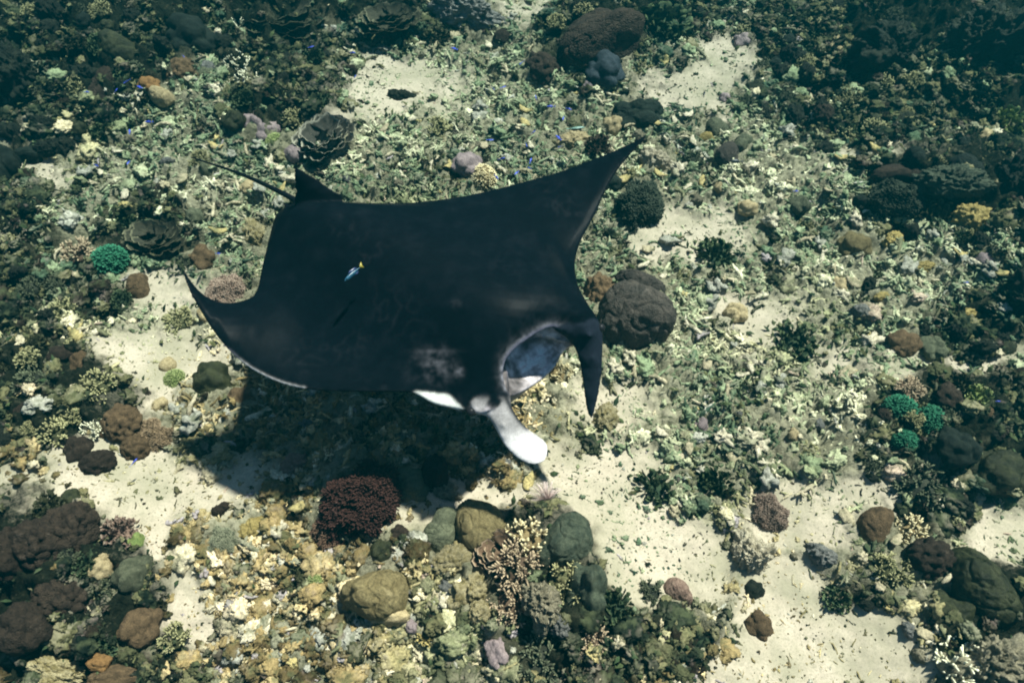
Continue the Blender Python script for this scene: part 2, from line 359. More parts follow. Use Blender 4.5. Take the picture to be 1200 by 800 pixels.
# ------------------------------------------------------------------ the corals and rocks that can be told apart, from the far edge of the view to the near one
ITEMS = [
 ('plate', 335, 22, 130, 62, 'plate_dark', 'large dark cabbage-like plate coral at the top edge left of centre'),
 ('plate', 455, 22, 76, 44, 'plate_dark', 'dark ruffled plate coral at the top edge beside the big cabbage-like one'),
 ('rock', 545, 8, 95, 40, 'rock_grey', 'pale greenish flat rock at the top edge near the middle'),
 ('dome', 702, 42, 104, 64, 'dark_brown', 'broad dark brown boulder coral near the top edge right of the bright sand patch'),
 ('cauli', 636, 76, 46, 30, 'dark_brown', 'small dark brown dome coral left of the broad dark brown boulder'),
 ('lumpy', 709, 80, 46, 36, 'blue_dark', 'bluish dark lobed coral in front of the broad brown boulder'),
 ('leafy', 766, 130, 24, 18, 'leaf_green', 'bright yellow-green leafy coral below the dark reef at the top'),
 ('lumpy', 745, 130, 60, 32, 'black_green', 'blackish lobed coral behind the bright yellow-green leafy one'),
 ('leafy', 775, 22, 80, 44, 'leafy', 'dark green leafy growth at the top edge right of the brown boulder'),
 ('lumpy', 226, 40, 50, 42, 'black_green', 'blackish lobed coral near the top edge left of the cabbage-like plates'),
 ('dome', 140, 56, 50, 36, 'dark_olive', 'dark olive boulder coral shading a ledge in the upper left reef'),
 ('dome', 123, 106, 66, 42, 'dark_brown', 'dark brown dome coral with tiny blue fish above it, upper left'),
 ('cauli', 214, 80, 42, 28, 'brown', 'muted brown rounded coral beside the orange sponge, upper left'),
 ('sponge', 175, 97, 28, 15, 'orange', 'small orange sponge on the upper left reef'),
 ('dome', 190, 111, 26, 22, 'tan', 'small tan ball coral just below the orange sponge'),
 ('stag', 278, 72, 34, 26, 'pale_tip', 'white-tipped staghorn coral, middle one of three in the upper left'),
 ('stag', 292, 92, 36, 24, 'pale_tip', 'white-tipped staghorn coral, nearest of three in the upper left'),
 ('stag', 284, 30, 28, 24, 'pale_tip', 'white-tipped staghorn coral, farthest of three in the upper left'),
 ('plate', 382, 158, 74, 54, 'plate_squiggle', 'dark plate coral with wavy white rims behind the manta ray fin'),
 ('lumpy', 306, 146, 46, 30, 'mauve', 'mauve grey lobed coral left of the white-rimmed plate coral'),
 ('nub', 322, 163, 22, 16, 'leaf_green', 'small pale green coral head between mauve coral and white-rimmed plates'),
 ('dome', 346, 178, 26, 20, 'mauve', 'small mauve ball coral directly below the white-rimmed plate coral'),
 ('dome', 243, 198, 15, 26, 'olive_grey', 'short upright column coral beside the tip of the manta tail'),
 ('dome', 32, 180, 34, 20, 'black_green', 'dark flat dome above the teal sand hollow at the left edge'),
 ('lumpy', 6, 190, 36, 50, 'black_green', 'blackish lobed coral at the left edge beside the sand hollow'),
 ('rock', 12, 75, 60, 60, 'rock_dark', 'dark rock at the left edge near the top corner'),
 ('rock', 470, 110, 34, 12, 'rock_dark', 'dark slender log-like rock on the bright upper sand patch'),
 ('bush', 512, 148, 40, 24, 'olive_tip', 'dark olive bushy coral on rubble above the manta back'),
 ('nub', 567, 203, 34, 22, 'cream_tip', 'pale spiny round coral just above the trailing edge of the manta wing'),
 ('lumpy', 548, 190, 40, 24, 'mauve', 'mauve lumpy coral behind the pale spiny round coral'),
 ('slab', 672, 162, 42, 16, 'tan', 'flat tan slab below the pale grey-green fish'),
 ('leafy', 700, 168, 34, 24, 'dark_brown', 'dark brown leafy coral beside the raised manta wing edge'),
 ('fine', 748, 232, 62, 58, 'black_green', 'black lumpy coral right of the manta wing tip'),
 ('lumpy', 716, 212, 24, 18, 'black_green', 'small black coral lump left of the larger black lumpy coral'),
 ('rock', 770, 185, 46, 24, 'rock_pale', 'pale jagged rock beside the manta wing tip'),
 ('dome', 836, 148, 32, 26, 'olive_grey', 'grey-brown dome coral at the near edge of the upper right sand patch'),
 ('dome', 872, 166, 30, 20, 'olive_grey', 'smooth grey dome coral, upper of two beside the black fish'),
 ('dome', 852, 180, 34, 22, 'slate', 'smooth brown-grey dome coral, lower of two beside the black fish'),
 ('dome', 826, 160, 18, 14, 'yellow', 'small pale yellow ball coral left of the smooth grey domes'),
 ('dome', 1044, 203, 44, 24, 'dark_brown', 'brown dome on the dark reef beside the small bright sand strip'),
 ('dome', 1072, 181, 24, 22, 'black_green', 'black ball coral right of the small bright sand strip'),
 ('fine', 1050, 225, 70, 40, 'black_green', 'broad blackish coral mound below the small bright sand strip'),
 ('leafy', 1090, 240, 66, 44, 'dark_olive', 'dark leafy coral on the right reef below the flat plate'),
 ('slab', 1115, 208, 84, 34, 'green_grey', 'flat greenish slab on the dark right reef'),
 ('dome', 1128, 192, 40, 30, 'black_green', 'dark round coral rising behind the flat greenish slab'),
 ('slab', 1138, 250, 44, 28, 'yellow', 'yellowish slab on the right reef below the greenish one'),
 ('leafy', 1180, 140, 46, 36, 'leaf_green', 'green leafy patch at the right edge below the dark corner'),
 ('rock', 1150, 40, 150, 100, 'rock_dark', 'large dark reef rock filling the upper right corner'),
 ('rock', 1040, 50, 110, 60, 'rock_dark', 'dark reef rock left of the one filling the upper right corner'),
 ('rock', 1192, 215, 60, 60, 'rock_dark', 'dark reef rock at the right edge beside the flat greenish slab'),
 ('rock', 1195, 345, 50, 80, 'rock_dark', 'dark tall reef rock at the right edge halfway down'),
 ('nub', 128, 300, 40, 30, 'green', 'emerald green rounded coral on the left reef'),
 ('finger', 92, 292, 44, 32, 'brown_tip', 'brown finger coral left of the emerald green coral'),
 ('slab', 9, 307, 18, 14, 'tan', 'small tan disc-shaped coral at the left edge'),
 ('dome', 162, 335, 28, 28, 'brown', 'olive-brown ball coral beside the small sand gap left of the manta wing tip'),
 ('lumpy', 236, 298, 28, 24, 'brown', 'orange-brown lobed coral above the manta wing tip'),
 ('fine', 265, 336, 50, 42, 'pink_brown', 'round pale brown cauliflower coral tucked behind the manta wing tip'),
 ('plate', 182, 276, 76, 44, 'plate_dark', 'dark ruffled plate coral between the emerald coral and orange-brown coral'),
 ('rock', 301, 272, 38, 32, 'rock_yellow', 'yellowish round rock touching the rear edge of the manta'),
 ('bush', 210, 372, 46, 24, 'olive_tip', 'flat olive bushy coral on sand left of the manta wing'),
 ('nub', 205, 441, 24, 20, 'leaf_green', 'small pale green coral head on sand left of the manta shadow'),
 ('dome', 197, 425, 20, 14, 'tan', 'small tan ball coral just above the pale green head on sand'),
 ('sponge', 71, 412, 32, 22, 'dark_brown', 'dark brown sponge on the left reef, left of a pair'),
 ('sponge', 94, 420, 22, 24, 'brown', 'brown sponge on the left reef, right of a pair'),
 ('bush', 46, 444, 62, 40, 'dark_tip', 'dark bushy coral below the pair of sponges, left reef'),
 ('bush', 112, 448, 50, 34, 'olive_tip', 'olive bushy coral beside the sand edge, left reef'),
 ('lumpy', 186, 472, 20, 13, 'tan', 'small tan lump near the manta shadow edge'),
 ('cauli', 144, 490, 46, 38, 'brown', 'brown cauliflower coral, left of three at the sand edge'),
 ('fine', 181, 504, 46, 40, 'brown', 'brown cauliflower coral, right of three at the sand edge'),
 ('cauli', 160, 520, 36, 28, 'brown', 'brown cauliflower coral, nearest of three at the sand edge'),
 ('stag', 112, 500, 36, 24, 'pale_tip', 'pale-tipped staghorn coral left of three brown cauliflower corals'),
 ('finger', 62, 502, 40, 32, 'olive_tip', 'olive finger coral on the left reef above the dark sponge'),
 ('sponge', 92, 522, 34, 24, 'dark_brown', 'dark brown sponge beside the ridged dark coral, left reef'),
 ('cauli', 116, 538, 42, 26, 'dark_brown', 'ridged dark coral at the corner of the left sand patch'),
 ('lumpy', 248, 442, 44, 38, 'dark_olive', 'dark olive lobed coral in the edge of the manta shadow'),
 ('lumpy', 285, 462, 30, 22, 'brown', 'brown lobed coral in shadow below the manta wing edge'),
 ('cauli', 703, 338, 38, 44, 'brown', 'brown knobbly coral between the manta head and the slate boulder'),
 ('dome', 742, 360, 76, 72, 'slate', 'large slate grey boulder coral beside the manta head'),
 ('dome', 752, 332, 58, 34, 'slate', 'smaller slate grey lobe behind the large slate boulder'),
 ('leafy', 836, 296, 50, 40, 'leafy', 'dark leafy tuft on rubble right of the slate boulder'),
 ('lumpy', 861, 364, 28, 22, 'tan', 'tan lobed coral beside the sand gap right of the slate boulder'),
 ('leafy', 932, 396, 54, 34, 'leafy', 'dark green leafy coral below the sand gap in the right rubble'),
 ('lumpy', 1060, 400, 38, 24, 'brown', 'brown lobed coral on right rubble, left of two'),
 ('lumpy', 1095, 404, 32, 24, 'olive_grey', 'olive lobed coral on right rubble, right of two'),
 ('rock', 1018, 330, 24, 18, 'rock_dark', 'small dark rock on pale right rubble'),
 ('lumpy', 1000, 285, 40, 26, 'olive', 'olive brown lobed coral in the right rubble field'),
 ('slab', 1046, 279, 28, 15, 'yellow', 'yellowish slab on right rubble, farthest of four'),
 ('slab', 1082, 312, 30, 14, 'yellow', 'yellowish slab on right rubble, second farthest of four'),
 ('slab', 1032, 346, 20, 9, 'yellow', 'yellowish slab on right rubble, smallest of four'),
 ('slab', 1134, 367, 32, 14, 'yellow', 'yellowish slab on right rubble, rightmost of four'),
 ('slab', 710, 485, 38, 26, 'rock_yellow', 'greenish yellow rock below the dark drooping head fin'),
 ('bush', 656, 432, 34, 26, 'cream_tip', 'cream branching coral seen between the manta mouth and drooping fin'),
 ('nub', 1056, 474, 32, 30, 'green', 'vivid green rounded coral, left of three on the right reef'),
 ('nub', 1090, 487, 30, 30, 'green', 'vivid green rounded coral, rightmost of three on the right reef'),
 ('nub', 1061, 512, 26, 22, 'green', 'vivid green rounded coral, nearest of three on the right reef'),
 ('bush', 1066, 452, 44, 20, 'brown_tip', 'brown bushy coral behind the three vivid green corals'),
 ('lumpy', 1112, 462, 34, 22, 'dark_brown', 'dark brown lobed coral right behind the vivid green corals'),
 ('leafy', 1146, 460, 32, 24, 'leaf_green', 'yellow-green leafy coral right of the vivid green corals'),
 ('dome', 1158, 484, 20, 14, 'brown', 'small smooth brown coral near the right edge'),
 ('bush', 1078, 560, 66, 44, 'dark_tip', 'dark bushy coral in front of the vivid green corals'),
 ('lumpy', 1120, 520, 50, 36, 'black_green', 'blackish lobed coral below the vivid green corals to the right'),
 ('lumpy', 1170, 546, 76, 44, 'dark_olive', 'dark olive lobed coral at the right edge above the pale sand'),
 ('fine', 422, 572, 92, 88, 'maroon', 'large maroon coral head in front of the manta'),
 ('fine', 388, 612, 56, 38, 'maroon_pale', 'reddish-brown coral at the foot of the large maroon head'),
 ('slab', 344, 540, 34, 20, 'pink_brown', 'pinkish brown slab left of the large maroon coral head'),
 ('lumpy', 482, 562, 44, 34, 'olive_grey', 'olive dome in the manta shadow right of the maroon coral head'),
 ('lumpy', 508, 546, 34, 40, 'maroon', 'dark reddish coral in the manta shadow beside the olive dome'),
 ('rock', 520, 574, 46, 24, 'rock', 'tan rock pile between the olive dome and white sand'),
 ('rock', 256, 596, 26, 16, 'dark_brown', 'dark brown rock on rubble below the left sand patch'),
 ('fine', 262, 629, 42, 32, 'olive_grey', 'round porous olive coral on the left foreground rubble'),
 ('slab', 299, 618, 44, 26, 'yellow', 'yellow-tan slab beside the round porous olive coral'),
 ('nub', 371, 676, 20, 16, 'leaf_green', 'small lime green coral head on the foreground rubble'),
 ('dome', 515, 620, 56, 34, 'olive_grey', 'grey-olive boulder coral, leftmost of the central coral outcrop'),
 ('dome', 562, 608, 66, 46, 'olive', 'smooth olive boulder coral behind the brown plates, central outcrop'),
 ('dome', 449, 688, 68, 66, 'olive', 'smooth olive tan boulder left of the central outcrop'),
 ('dome', 455, 716, 50, 30, 'tan', 'low tan lobe at the foot of the smooth olive boulder'),
 ('lumpy', 469, 622, 20, 18, 'dark_brown', 'small dark sponge-like coral left of the grey-olive boulder'),
 ('lumpy', 446, 641, 26, 20, 'dark_olive', 'small dark olive coral above the smooth olive tan boulder'),
 ('dome', 668, 624, 74, 58, 'green_grey', 'grey-green boulder coral at the back of the central outcrop'),
 ('lumpy', 685, 674, 46, 90, 'green_grey', 'tall grey-green ridge coral on the right flank of the central outcrop'),
 ('plate', 584, 640, 56, 52, 'plate_brown', 'brown foliose plate coral with pale rims on the central outcrop'),
 ('finger', 618, 626, 54, 46, 'cream_tip', 'cream-tipped finger coral on top of the central outcrop'),
 ('bush', 604, 655, 62, 50, 'brown_tip', 'brown branching coral, middle of the central outcrop'),
 ('bush', 600, 698, 54, 46, 'brown_tip', 'brown branching coral, nearest one of the central outcrop'),
 ('bush', 664, 676, 50, 48, 'olive_tip', 'olive branching coral on the right of the central outcrop'),
 ('bush', 638, 650, 50, 44, 'brown_tip', 'brown branching coral between the cream finger coral and grey-green boulder'),
 ('rock', 634, 696, 60, 46, 'rock', 'encrusted olive rock at the heart of the central outcrop'),
 ('slab', 528, 652, 52, 30, 'rock_yellow', 'yellow-tan crusted ledge left of the central outcrop'),
 ('rock', 556, 684, 54, 50, 'rock_yellow', 'yellow crusted rock on the left flank of the central outcrop'),
 ('rock', 560, 712, 30, 26, 'rock_yellow', 'small yellow crusted rock at the foot of the central outcrop'),
 ('rock', 654, 726, 34, 28, 'rock_grey', 'grey rock with pale face in front of the central outcrop'),
 ('bush', 690, 738, 50, 40, 'brown_tip', 'purplish brown bushy coral in front of the tall grey-green ridge'),
 ('leafy', 722, 706, 40, 36, 'leafy', 'olive leafy coral right of the tall grey-green ridge'),
 ('bush', 762, 690, 36, 22, 'dark_tip', 'dark bluish bushy coral at the near edge of the white sand'),
 ('dome', 791, 685, 30, 30, 'pink_brown', 'pinkish brown ball coral at the near edge of the white sand'),
 ('lumpy', 584, 760, 34, 22, 'mauve', 'mauve lobed coral in the foreground below the central outcrop'),
 ('leafy', 500, 740, 24, 20, 'yellow', 'yellow tufted growth on the foreground rubble'),
 ('bush', 630, 768, 70, 40, 'dark_tip', 'blackish coral clump at the bottom edge below the central outcrop'),
 ('fine', 900, 592, 46, 40, 'pink_brown', 'pinkish brown bushy ball coral on the right sand'),
 ('dome', 881, 561, 12, 11, 'black_green', 'tiny black ball above the pinkish brown ball coral'),
 ('leafy', 840, 560, 46, 46, 'leafy', 'dark green leafy coral left of the pinkish brown ball'),
 ('leafy', 766, 566, 50, 34, 'leafy', 'dark green leafy tuft above the white sand patch'),
 ('dome', 1022, 611, 50, 36, 'brown', 'brown cone-shaped dome left of the cream branching coral'),
 ('finger', 1068, 618, 42, 38, 'cream_tip', 'cream-tipped branching coral between two brown domes'),
 ('cauli', 1090, 647, 46, 44, 'dark_brown', 'dark brown dome coral beside the right sand patch'),
 ('bush', 1044, 662, 44, 42, 'olive_tip', 'olive bushy coral below the brown cone-shaped dome'),
 ('rock', 968, 650, 46, 24, 'rock_grey', 'dark grey flat-topped rock on the right sand'),
 ('rock', 880, 642, 56, 50, 'rock_pale', 'pale rock with dark crevice at the right of the white sand'),
 ('lumpy', 884, 688, 22, 18, 'rock_dark', 'small dark lumpy rock below the pale creviced rock'),
 ('lumpy', 890, 729, 32, 24, 'brown', 'brown lobed coral lump on the near right sand'),
 ('dome', 1152, 688, 96, 62, 'dark_olive', 'large smooth dark olive boulder coral, lower right corner'),
 ('dome', 1114, 712, 48, 48, 'dark_olive', 'dark olive boulder lobe left of the large smooth boulder, lower right'),
 ('rock', 1162, 766, 80, 70, 'rock', 'lumpy olive rock in the lower right corner'),
 ('stag', 1122, 768, 54, 50, 'pale_tip', 'pale-tipped branching coral in the lower right corner'),
 ('cauli', 86, 612, 58, 56, 'dark_brown', 'dark brown leathery coral, tallest in the lower left'),
 ('cauli', 44, 628, 60, 56, 'dark_brown', 'dark brown leathery coral left of the tallest one, lower left'),
 ('cauli', 10, 640, 46, 60, 'dark_brown', 'dark brown leathery coral at the left edge, lower left'),
 ('leafy', 56, 590, 40, 26, 'dark_olive', 'dark olive leafy coral behind the dark leathery corals'),
 ('leafy', 140, 620, 46, 36, 'pink_brown', 'feathery grey-brown soft coral right of the dark leathery corals'),
 ('dome', 161, 632, 20, 18, 'leaf_green', 'small yellow-green ball beside the feathery soft coral'),
 ('lumpy', 118, 660, 32, 24, 'tan', 'tan lobed coral below the feathery soft coral'),
 ('lumpy', 98, 668, 24, 20, 'tan', 'small tan lobed coral left of its larger neighbour, lower left'),
 ('lumpy', 158, 664, 36, 50, 'olive_grey', 'olive lobed coral at the sand edge, lower left'),
 ('cauli', 72, 692, 66, 48, 'dark_brown', 'broad dark brown coral in the middle of the lower left mound'),
 ('lumpy', 28, 728, 56, 48, 'dark_brown', 'dark lobed coral near the left edge, lower left'),
 ('lumpy', 166, 726, 46, 36, 'brown', 'brown lobed coral on the near side of the lower left mound'),
 ('bush', 205, 742, 40, 28, 'olive_tip', 'olive bushy coral right of the brown lobed one, lower left'),
 ('sponge', 116, 774, 26, 16, 'orange', 'orange-brown sponge at the bottom edge, lower left'),
 ('lumpy', 130, 792, 60, 24, 'brown', 'brown lobed coral at the bottom edge below the orange-brown sponge'),
 ('rock', 62, 778, 80, 40, 'rock_yellow', 'yellowish rock at the bottom edge, lower left'),
]
KEEP = np.ones((860, 1260), np.float32)          # where a named coral stands, little loose rubble lies
_vv, _uu = np.mgrid[-30:830, -30:1230]
for _i in ITEMS:
    KEEP = np.where(((_uu-_i[1])/(_i[3]*.50+2))**2+((_vv-_i[2]-_i[4]*.1)/(_i[4]*.55+2))**2 < 1, .06, KEEP)
def keep(u, v): return KEEP[np.clip(v+30, 0, 859).astype(int), np.clip(u+30, 0, 1259).astype(int)]
# ------------------------------------------------------------------ rubble, built as real pieces
PAL = np.array([(.60, .52, .38), (.52, .44, .30), (.42, .35, .23), (.36, .34, .28), (.27, .25, .17), (.20, .19, .11), (.11, .115, .07), (.34, .29, .29), (.48, .38, .17), (.44, .33, .25)])
PALW = np.array([.15, .16, .15, .13, .12, .10, .08, .05, .03, .03])
PALD = np.array([(.006, .010, .007), (.012, .017, .011), (.022, .027, .016), (.060, .060, .030), (.016, .012, .008), (.13, .12, .06)])  # dark reef pieces; the low values also paint corner falloff
def piece_template(kind, r):
    if kind in ('finger', 'twig'):
        n = 7; t = np.linspace(-.5, .5, n); b = r.normal(size=(2, 3))*[[.12, .12, .07]]
        path = np.stack([t, .6*b[0, 1]*np.sin(t*4)+b[1, 1]*t*t, b[0, 2]*np.cos(t*5)], -1)+r.normal(size=(n, 3))*.014
        rad = .085*np.interp(np.arange(n), [0, 1, 4, 6], [.7, 1.05, 1.0, .55])*r.uniform(.75, 1.35)*r.uniform(.8, 1.2, n)
        mb = MB(); V, T, Q, _ = tube(path, rad, 6); mb.add(V, T, Q)
        for _ in range(r.integers(0, 3) if kind == 'finger' else r.integers(2, 5)):
            q = path[r.integers(1, n-1)]; e = q+np.array([r.uniform(-.1, .28), r.choice([-1, 1])*r.uniform(.14, .34), r.uniform(-.05, .2)])
            V, T, Q, _ = tube([q, (q+e)/2+r.normal(size=3)*.02, e], np.array([.07, .068, .045])*r.uniform(.8, 1.2), 5); mb.add(V, T, Q)
        T = np.concatenate(mb.T); Q = np.concatenate(mb.Q)
        return np.concatenate(mb.V), np.vstack([T, Q[:, [0, 1, 2]], Q[:, [0, 2, 3]]])
    if kind in ('stone', 'crust'):
        V, F = ico(4 if kind == 'crust' else 3)
        k = r.normal(size=3)*9
        if kind == 'crust':
            V = V*np.clip(1.05+.42*pnoise(V*1.5+k)-.40*np.abs(pnoise(V*3.1+k))+.22*pnoise(V*6.3+k)-.30*np.abs(pnoise(V*9+k)), .45, 1.5)[:, None]*np.array([.52, .44, .30]); return V, F
        V = V*np.clip(1.05+.75*pnoise(V*1.4+k)-.75*np.abs(pnoise(V*2.7+k))+.40*pnoise(V*5.3+k)-.25*np.abs(pnoise(V*8+k)), .2, 2)[:, None]*np.array([.55, .42, .30 if kind == 'stone' else .22])
        return V, F
    n = 12; th = np.arange(n)*2*np.pi/n; rr = r.uniform(.30, .55, n)     # shard: a thin uneven curved flake
    ring = np.stack([rr*np.cos(th), rr*np.sin(th)*.6, r.normal(size=n)*.05], -1); ring[:, 2] += .5*ring[:, 0]**2
    V = np.vstack([ring+[0, 0, .04], ring*.96-[0, 0, .04], ring*[.5, .5, .4]+[0, 0, .06], [[0, 0, .07]], [[0, 0, -.03]]])
    F = []
    for j in range(n):
        k = (j+1) % n; F += [(j, k, 2*n+k), (j, 2*n+k, 2*n+j), (2*n+j, 2*n+k, 3*n), (n+k, n+j, 3*n+1), (j, n+j, n+k), (j, n+k, k)]
    return V, np.array(F)
def rotm(yaw, pitch, roll):
    cy, sy, cp, sp, cr, sr = np.cos(yaw), np.sin(yaw), np.cos(pitch), np.sin(pitch), np.cos(roll), np.sin(roll)
    R = np.empty((len(yaw), 3, 3))
    R[:, 0, 0] = cy*cp; R[:, 0, 1] = cy*sp*sr-sy*cr; R[:, 0, 2] = cy*sp*cr+sy*sr
    R[:, 1, 0] = sy*cp; R[:, 1, 1] = sy*sp*sr+cy*cr; R[:, 1, 2] = sy*sp*cr-cy*sr
    R[:, 2, 0] = -sp; R[:, 2, 1] = cp*sr; R[:, 2, 2] = cp*cr
    return R
def sample_xy(n, weight):
    """random seabed points in and around the view; weight(sand, reef, u, v) gives how likely a spot is to carry a piece"""
    out = []
    while sum(len(o[0]) for o in out) < n:
        x = rng.uniform(-7.5, 7.5, 60000); y = rng.uniform(-.5, 9.0, 60000)
        u, v, f = project(p3(x, y)); ok = (u > -230) & (u < 1430) & (v > -90) & (v < 1000)
        x, y, u, v = x[ok], y[ok], u[ok], v[ok]
        s, r = masks(x, y); w = weight(s, r, u, v, x, y)*keep(u, v)
        k = rng.random(len(x)) < w
        out.append((x[k], y[k], s[k], r[k], u[k], v[k]))
    return [np.concatenate([o[i] for o in out])[:n] for i in range(6)]
def lerp_pal(pal, t):
    t = np.clip(t, 0, .999)*(len(pal)-1); i = t.astype(int); f = (t-i)[:, None]; return pal[i]*(1-f)+pal[i+1]*f
WARM = np.array([(.060, .044, .020), (.15, .108, .048), (.32, .23, .105), (.56, .43, .23), (.76, .61, .42)])
COOL = np.array([(.030, .056, .038), (.095, .138, .080), (.225, .27, .155), (.46, .46, .29), (.72, .66, .46)])
def colours(n, reef, u, v, x, y):
    """neighbouring pieces are crusted alike: the colour drifts over the bed, with a few odd ones between"""
    t = .36+.30*pale_at(u, v)-.10*sstep(480, 600, v)*sstep(900, 780, u)+.42*fbm(p3(x*1.5, y*1.5, 44.0), 4, .65)+rng.normal(0, 1, n)*np.where(v > 540, .22, .16)
    w = sstep(-.3, .3, .7*fbm(p3(x*.5, y*.5, 71.0), 2)-.22*(y-2.1)-.07*x)[:, None]
    c = lerp_pal(WARM, t)*w+lerp_pal(COOL, t)*(1-w)
    odd = rng.random(n) < np.where(v > 540, .24, .13); c[odd] = PAL[rng.choice(len(PAL), n, p=PALW)][odd]
    d = PALD[rng.choice(len(PALD), n)]
    corner_falloff = ((u < 190) & (v > 560)) | ((v < 95) & ((u < 240) | (u > 930))) | (u > 1120)  # corners and edges where light falloff is painted into the rubble colour
    turf = .75*sstep(.18, .42, fbm(p3(x*2.7, y*2.7, 81.0), 3))*sstep(.0, .6, 1-reef)
    k = (rng.random(n) < np.maximum(reef*np.where(corner_falloff, .985, .90), turf))[:, None]
    return np.where(k, d, c)*rng.uniform(.85, 1.15, (n, 1))
def scatter(name, spec, label, mat):
    """tens of thousands of pieces: points carrying turn, size, shape and colour, set out by geometry nodes"""
    tc = bpy.data.collections.new('rubble_shapes'); names = []; PP, RR, SS, TT, CC = [], [], [], [], []
    for kind, n, lo, hi, wfun, tilt, lift in spec:
        if kind not in names:
            names.append(kind)
        x, y, s, r, u, v = sample_xy(n, wfun); z = height(x, y, s, r); size = lo*(hi/lo)**(rng.random(n)**1.7)
        PP.append(np.stack([x, y, z+lift*size*rng.uniform(-.3, 1, n)], -1)); CC.append(colours(n, r, u, v, x, y)); SS.append(size)
        RR.append(np.stack([rng.normal(0, tilt, n), rng.normal(0, tilt, n), rng.uniform(0, 6.283, n)], -1)); TT.append(names.index(kind)*12+rng.integers(0, 12, n))
    for i, kind in enumerate(names):
        for t in range(12):
            V, F = piece_template(kind, np.random.default_rng(100+t+i*50)); k = i*12+t
            tc.objects.link(bpy.data.objects.new('rubble_shape_'+chr(97+k//26)+chr(97+k % 26), make_mesh('rubble_shape', V, F, [mat])))
    P = np.concatenate(PP); me = bpy.data.meshes.new(name); me.vertices.add(len(P)); me.vertices.foreach_set('co', P.astype(np.float32).ravel())
    for k, a, ty in (('turn', np.concatenate(RR), 'FLOAT_VECTOR'), ('size', np.concatenate(SS), 'FLOAT'), ('shape', np.concatenate(TT), 'INT')):
        at = me.attributes.new(k, ty, 'POINT'); at.data.foreach_set('vector' if ty == 'FLOAT_VECTOR' else 'value', np.ascontiguousarray(a, np.int32 if ty == 'INT' else np.float32).ravel())
    at = me.attributes.new('col', 'FLOAT_COLOR', 'POINT'); c = np.ones((len(P), 4), np.float32); c[:, :3] = np.concatenate(CC); at.data.foreach_set('color', c.ravel())
    o = link(name, me); tag(o, label, kind='stuff')
    ng = bpy.data.node_groups.new('scatter_rubble', 'GeometryNodeTree'); ng.is_modifier = True
    ng.interface.new_socket('Geometry', in_out='INPUT', socket_type='NodeSocketGeometry'); ng.interface.new_socket('Geometry', in_out='OUTPUT', socket_type='NodeSocketGeometry')
    gi = ng.nodes.new('NodeGroupInput'); go = ng.nodes.new('NodeGroupOutput'); ip = ng.nodes.new('GeometryNodeInstanceOnPoints'); ci = ng.nodes.new('GeometryNodeCollectionInfo')
    ci.inputs['Collection'].default_value = tc; ci.inputs['Separate Children'].default_value = True; ci.inputs['Reset Children'].default_value = True
    def na(nm, ty):
        q = ng.nodes.new('GeometryNodeInputNamedAttribute'); q.data_type = ty; q.inputs['Name'].default_value = nm; return q.outputs['Attribute']
    L = ng.links.new; er = ng.nodes.new('FunctionNodeEulerToRotation'); L(na('turn', 'FLOAT_VECTOR'), er.inputs[0])
    mp = ng.nodes.new('GeometryNodeMeshToPoints'); L(gi.outputs[0], mp.inputs['Mesh'])
    L(mp.outputs[0], ip.inputs['Points']); L(ci.outputs[0], ip.inputs['Instance']); ip.inputs['Pick Instance'].default_value = True
    L(na('shape', 'INT'), ip.inputs['Instance Index']); L(er.outputs[0], ip.inputs['Rotation']); L(na('size', 'FLOAT'), ip.inputs['Scale']); L(ip.outputs[0], go.inputs[0])
    md = o.modifiers.new('scatter', 'NODES'); md.node_group = ng; return o
def patchy(x, y, k=1.0): return sstep(-.35*k, .35, fbm(p3(x*1.6, y*1.6, 60.0), 3))
def chunky(u, v): return sstep(480, 600, v)*sstep(900, 780, u)
scatter('coral_rubble', [
    ('finger', 32000, .035, .14, lambda s, r, u, v, x, y: (1-s)**1.3*(1-.6*r)*(.14+.86*patchy(x, y))*(1-.4*chunky(u, v)), .24, .05),
    ('twig', 12500, .04, .16, lambda s, r, u, v, x, y: (1-s)**1.5*(1-.5*r)*(.12+.88*patchy(x, y))*(1-.4*chunky(u, v)), .26, .05),
    ('stone', 36000, .012, .06, lambda s, r, u, v, x, y: (1-.85*s)*(.6+.4*chunky(u, v))*(.3+.7*patchy(y, x)), .6, .05),
    ('stone', 13000, .05, .11, lambda s, r, u, v, x, y: (1-s)**1.6*np.clip(.06+chunky(u, v)+.5*r, 0, 1), .6, .08),
    ('crust', 5600, .07, .21, lambda s, r, u, v, x, y: (1-s)**2*np.clip(.05+.7*chunky(u, v)+.6*r, 0, 1)*(.35+.65*patchy(y, x)), .3, .0),
    ('shard', 3400, .03, .11, lambda s, r, u, v, x, y: (1-s)**1.3, .35, .12),
    ('finger', 2000, .02, .07, lambda s, r, u, v, x, y: s*(.1+.9*patchy(x*2.2, y*2.2)), .2, .0),
    ('stone', 5200, .006, .024, lambda s, r, u, v, x, y: s*(.3+.7*patchy(x*2, y*2)), .6, .05),
], 'broken coral rubble covering the seabed between the sand patches', M['piece_inst'])

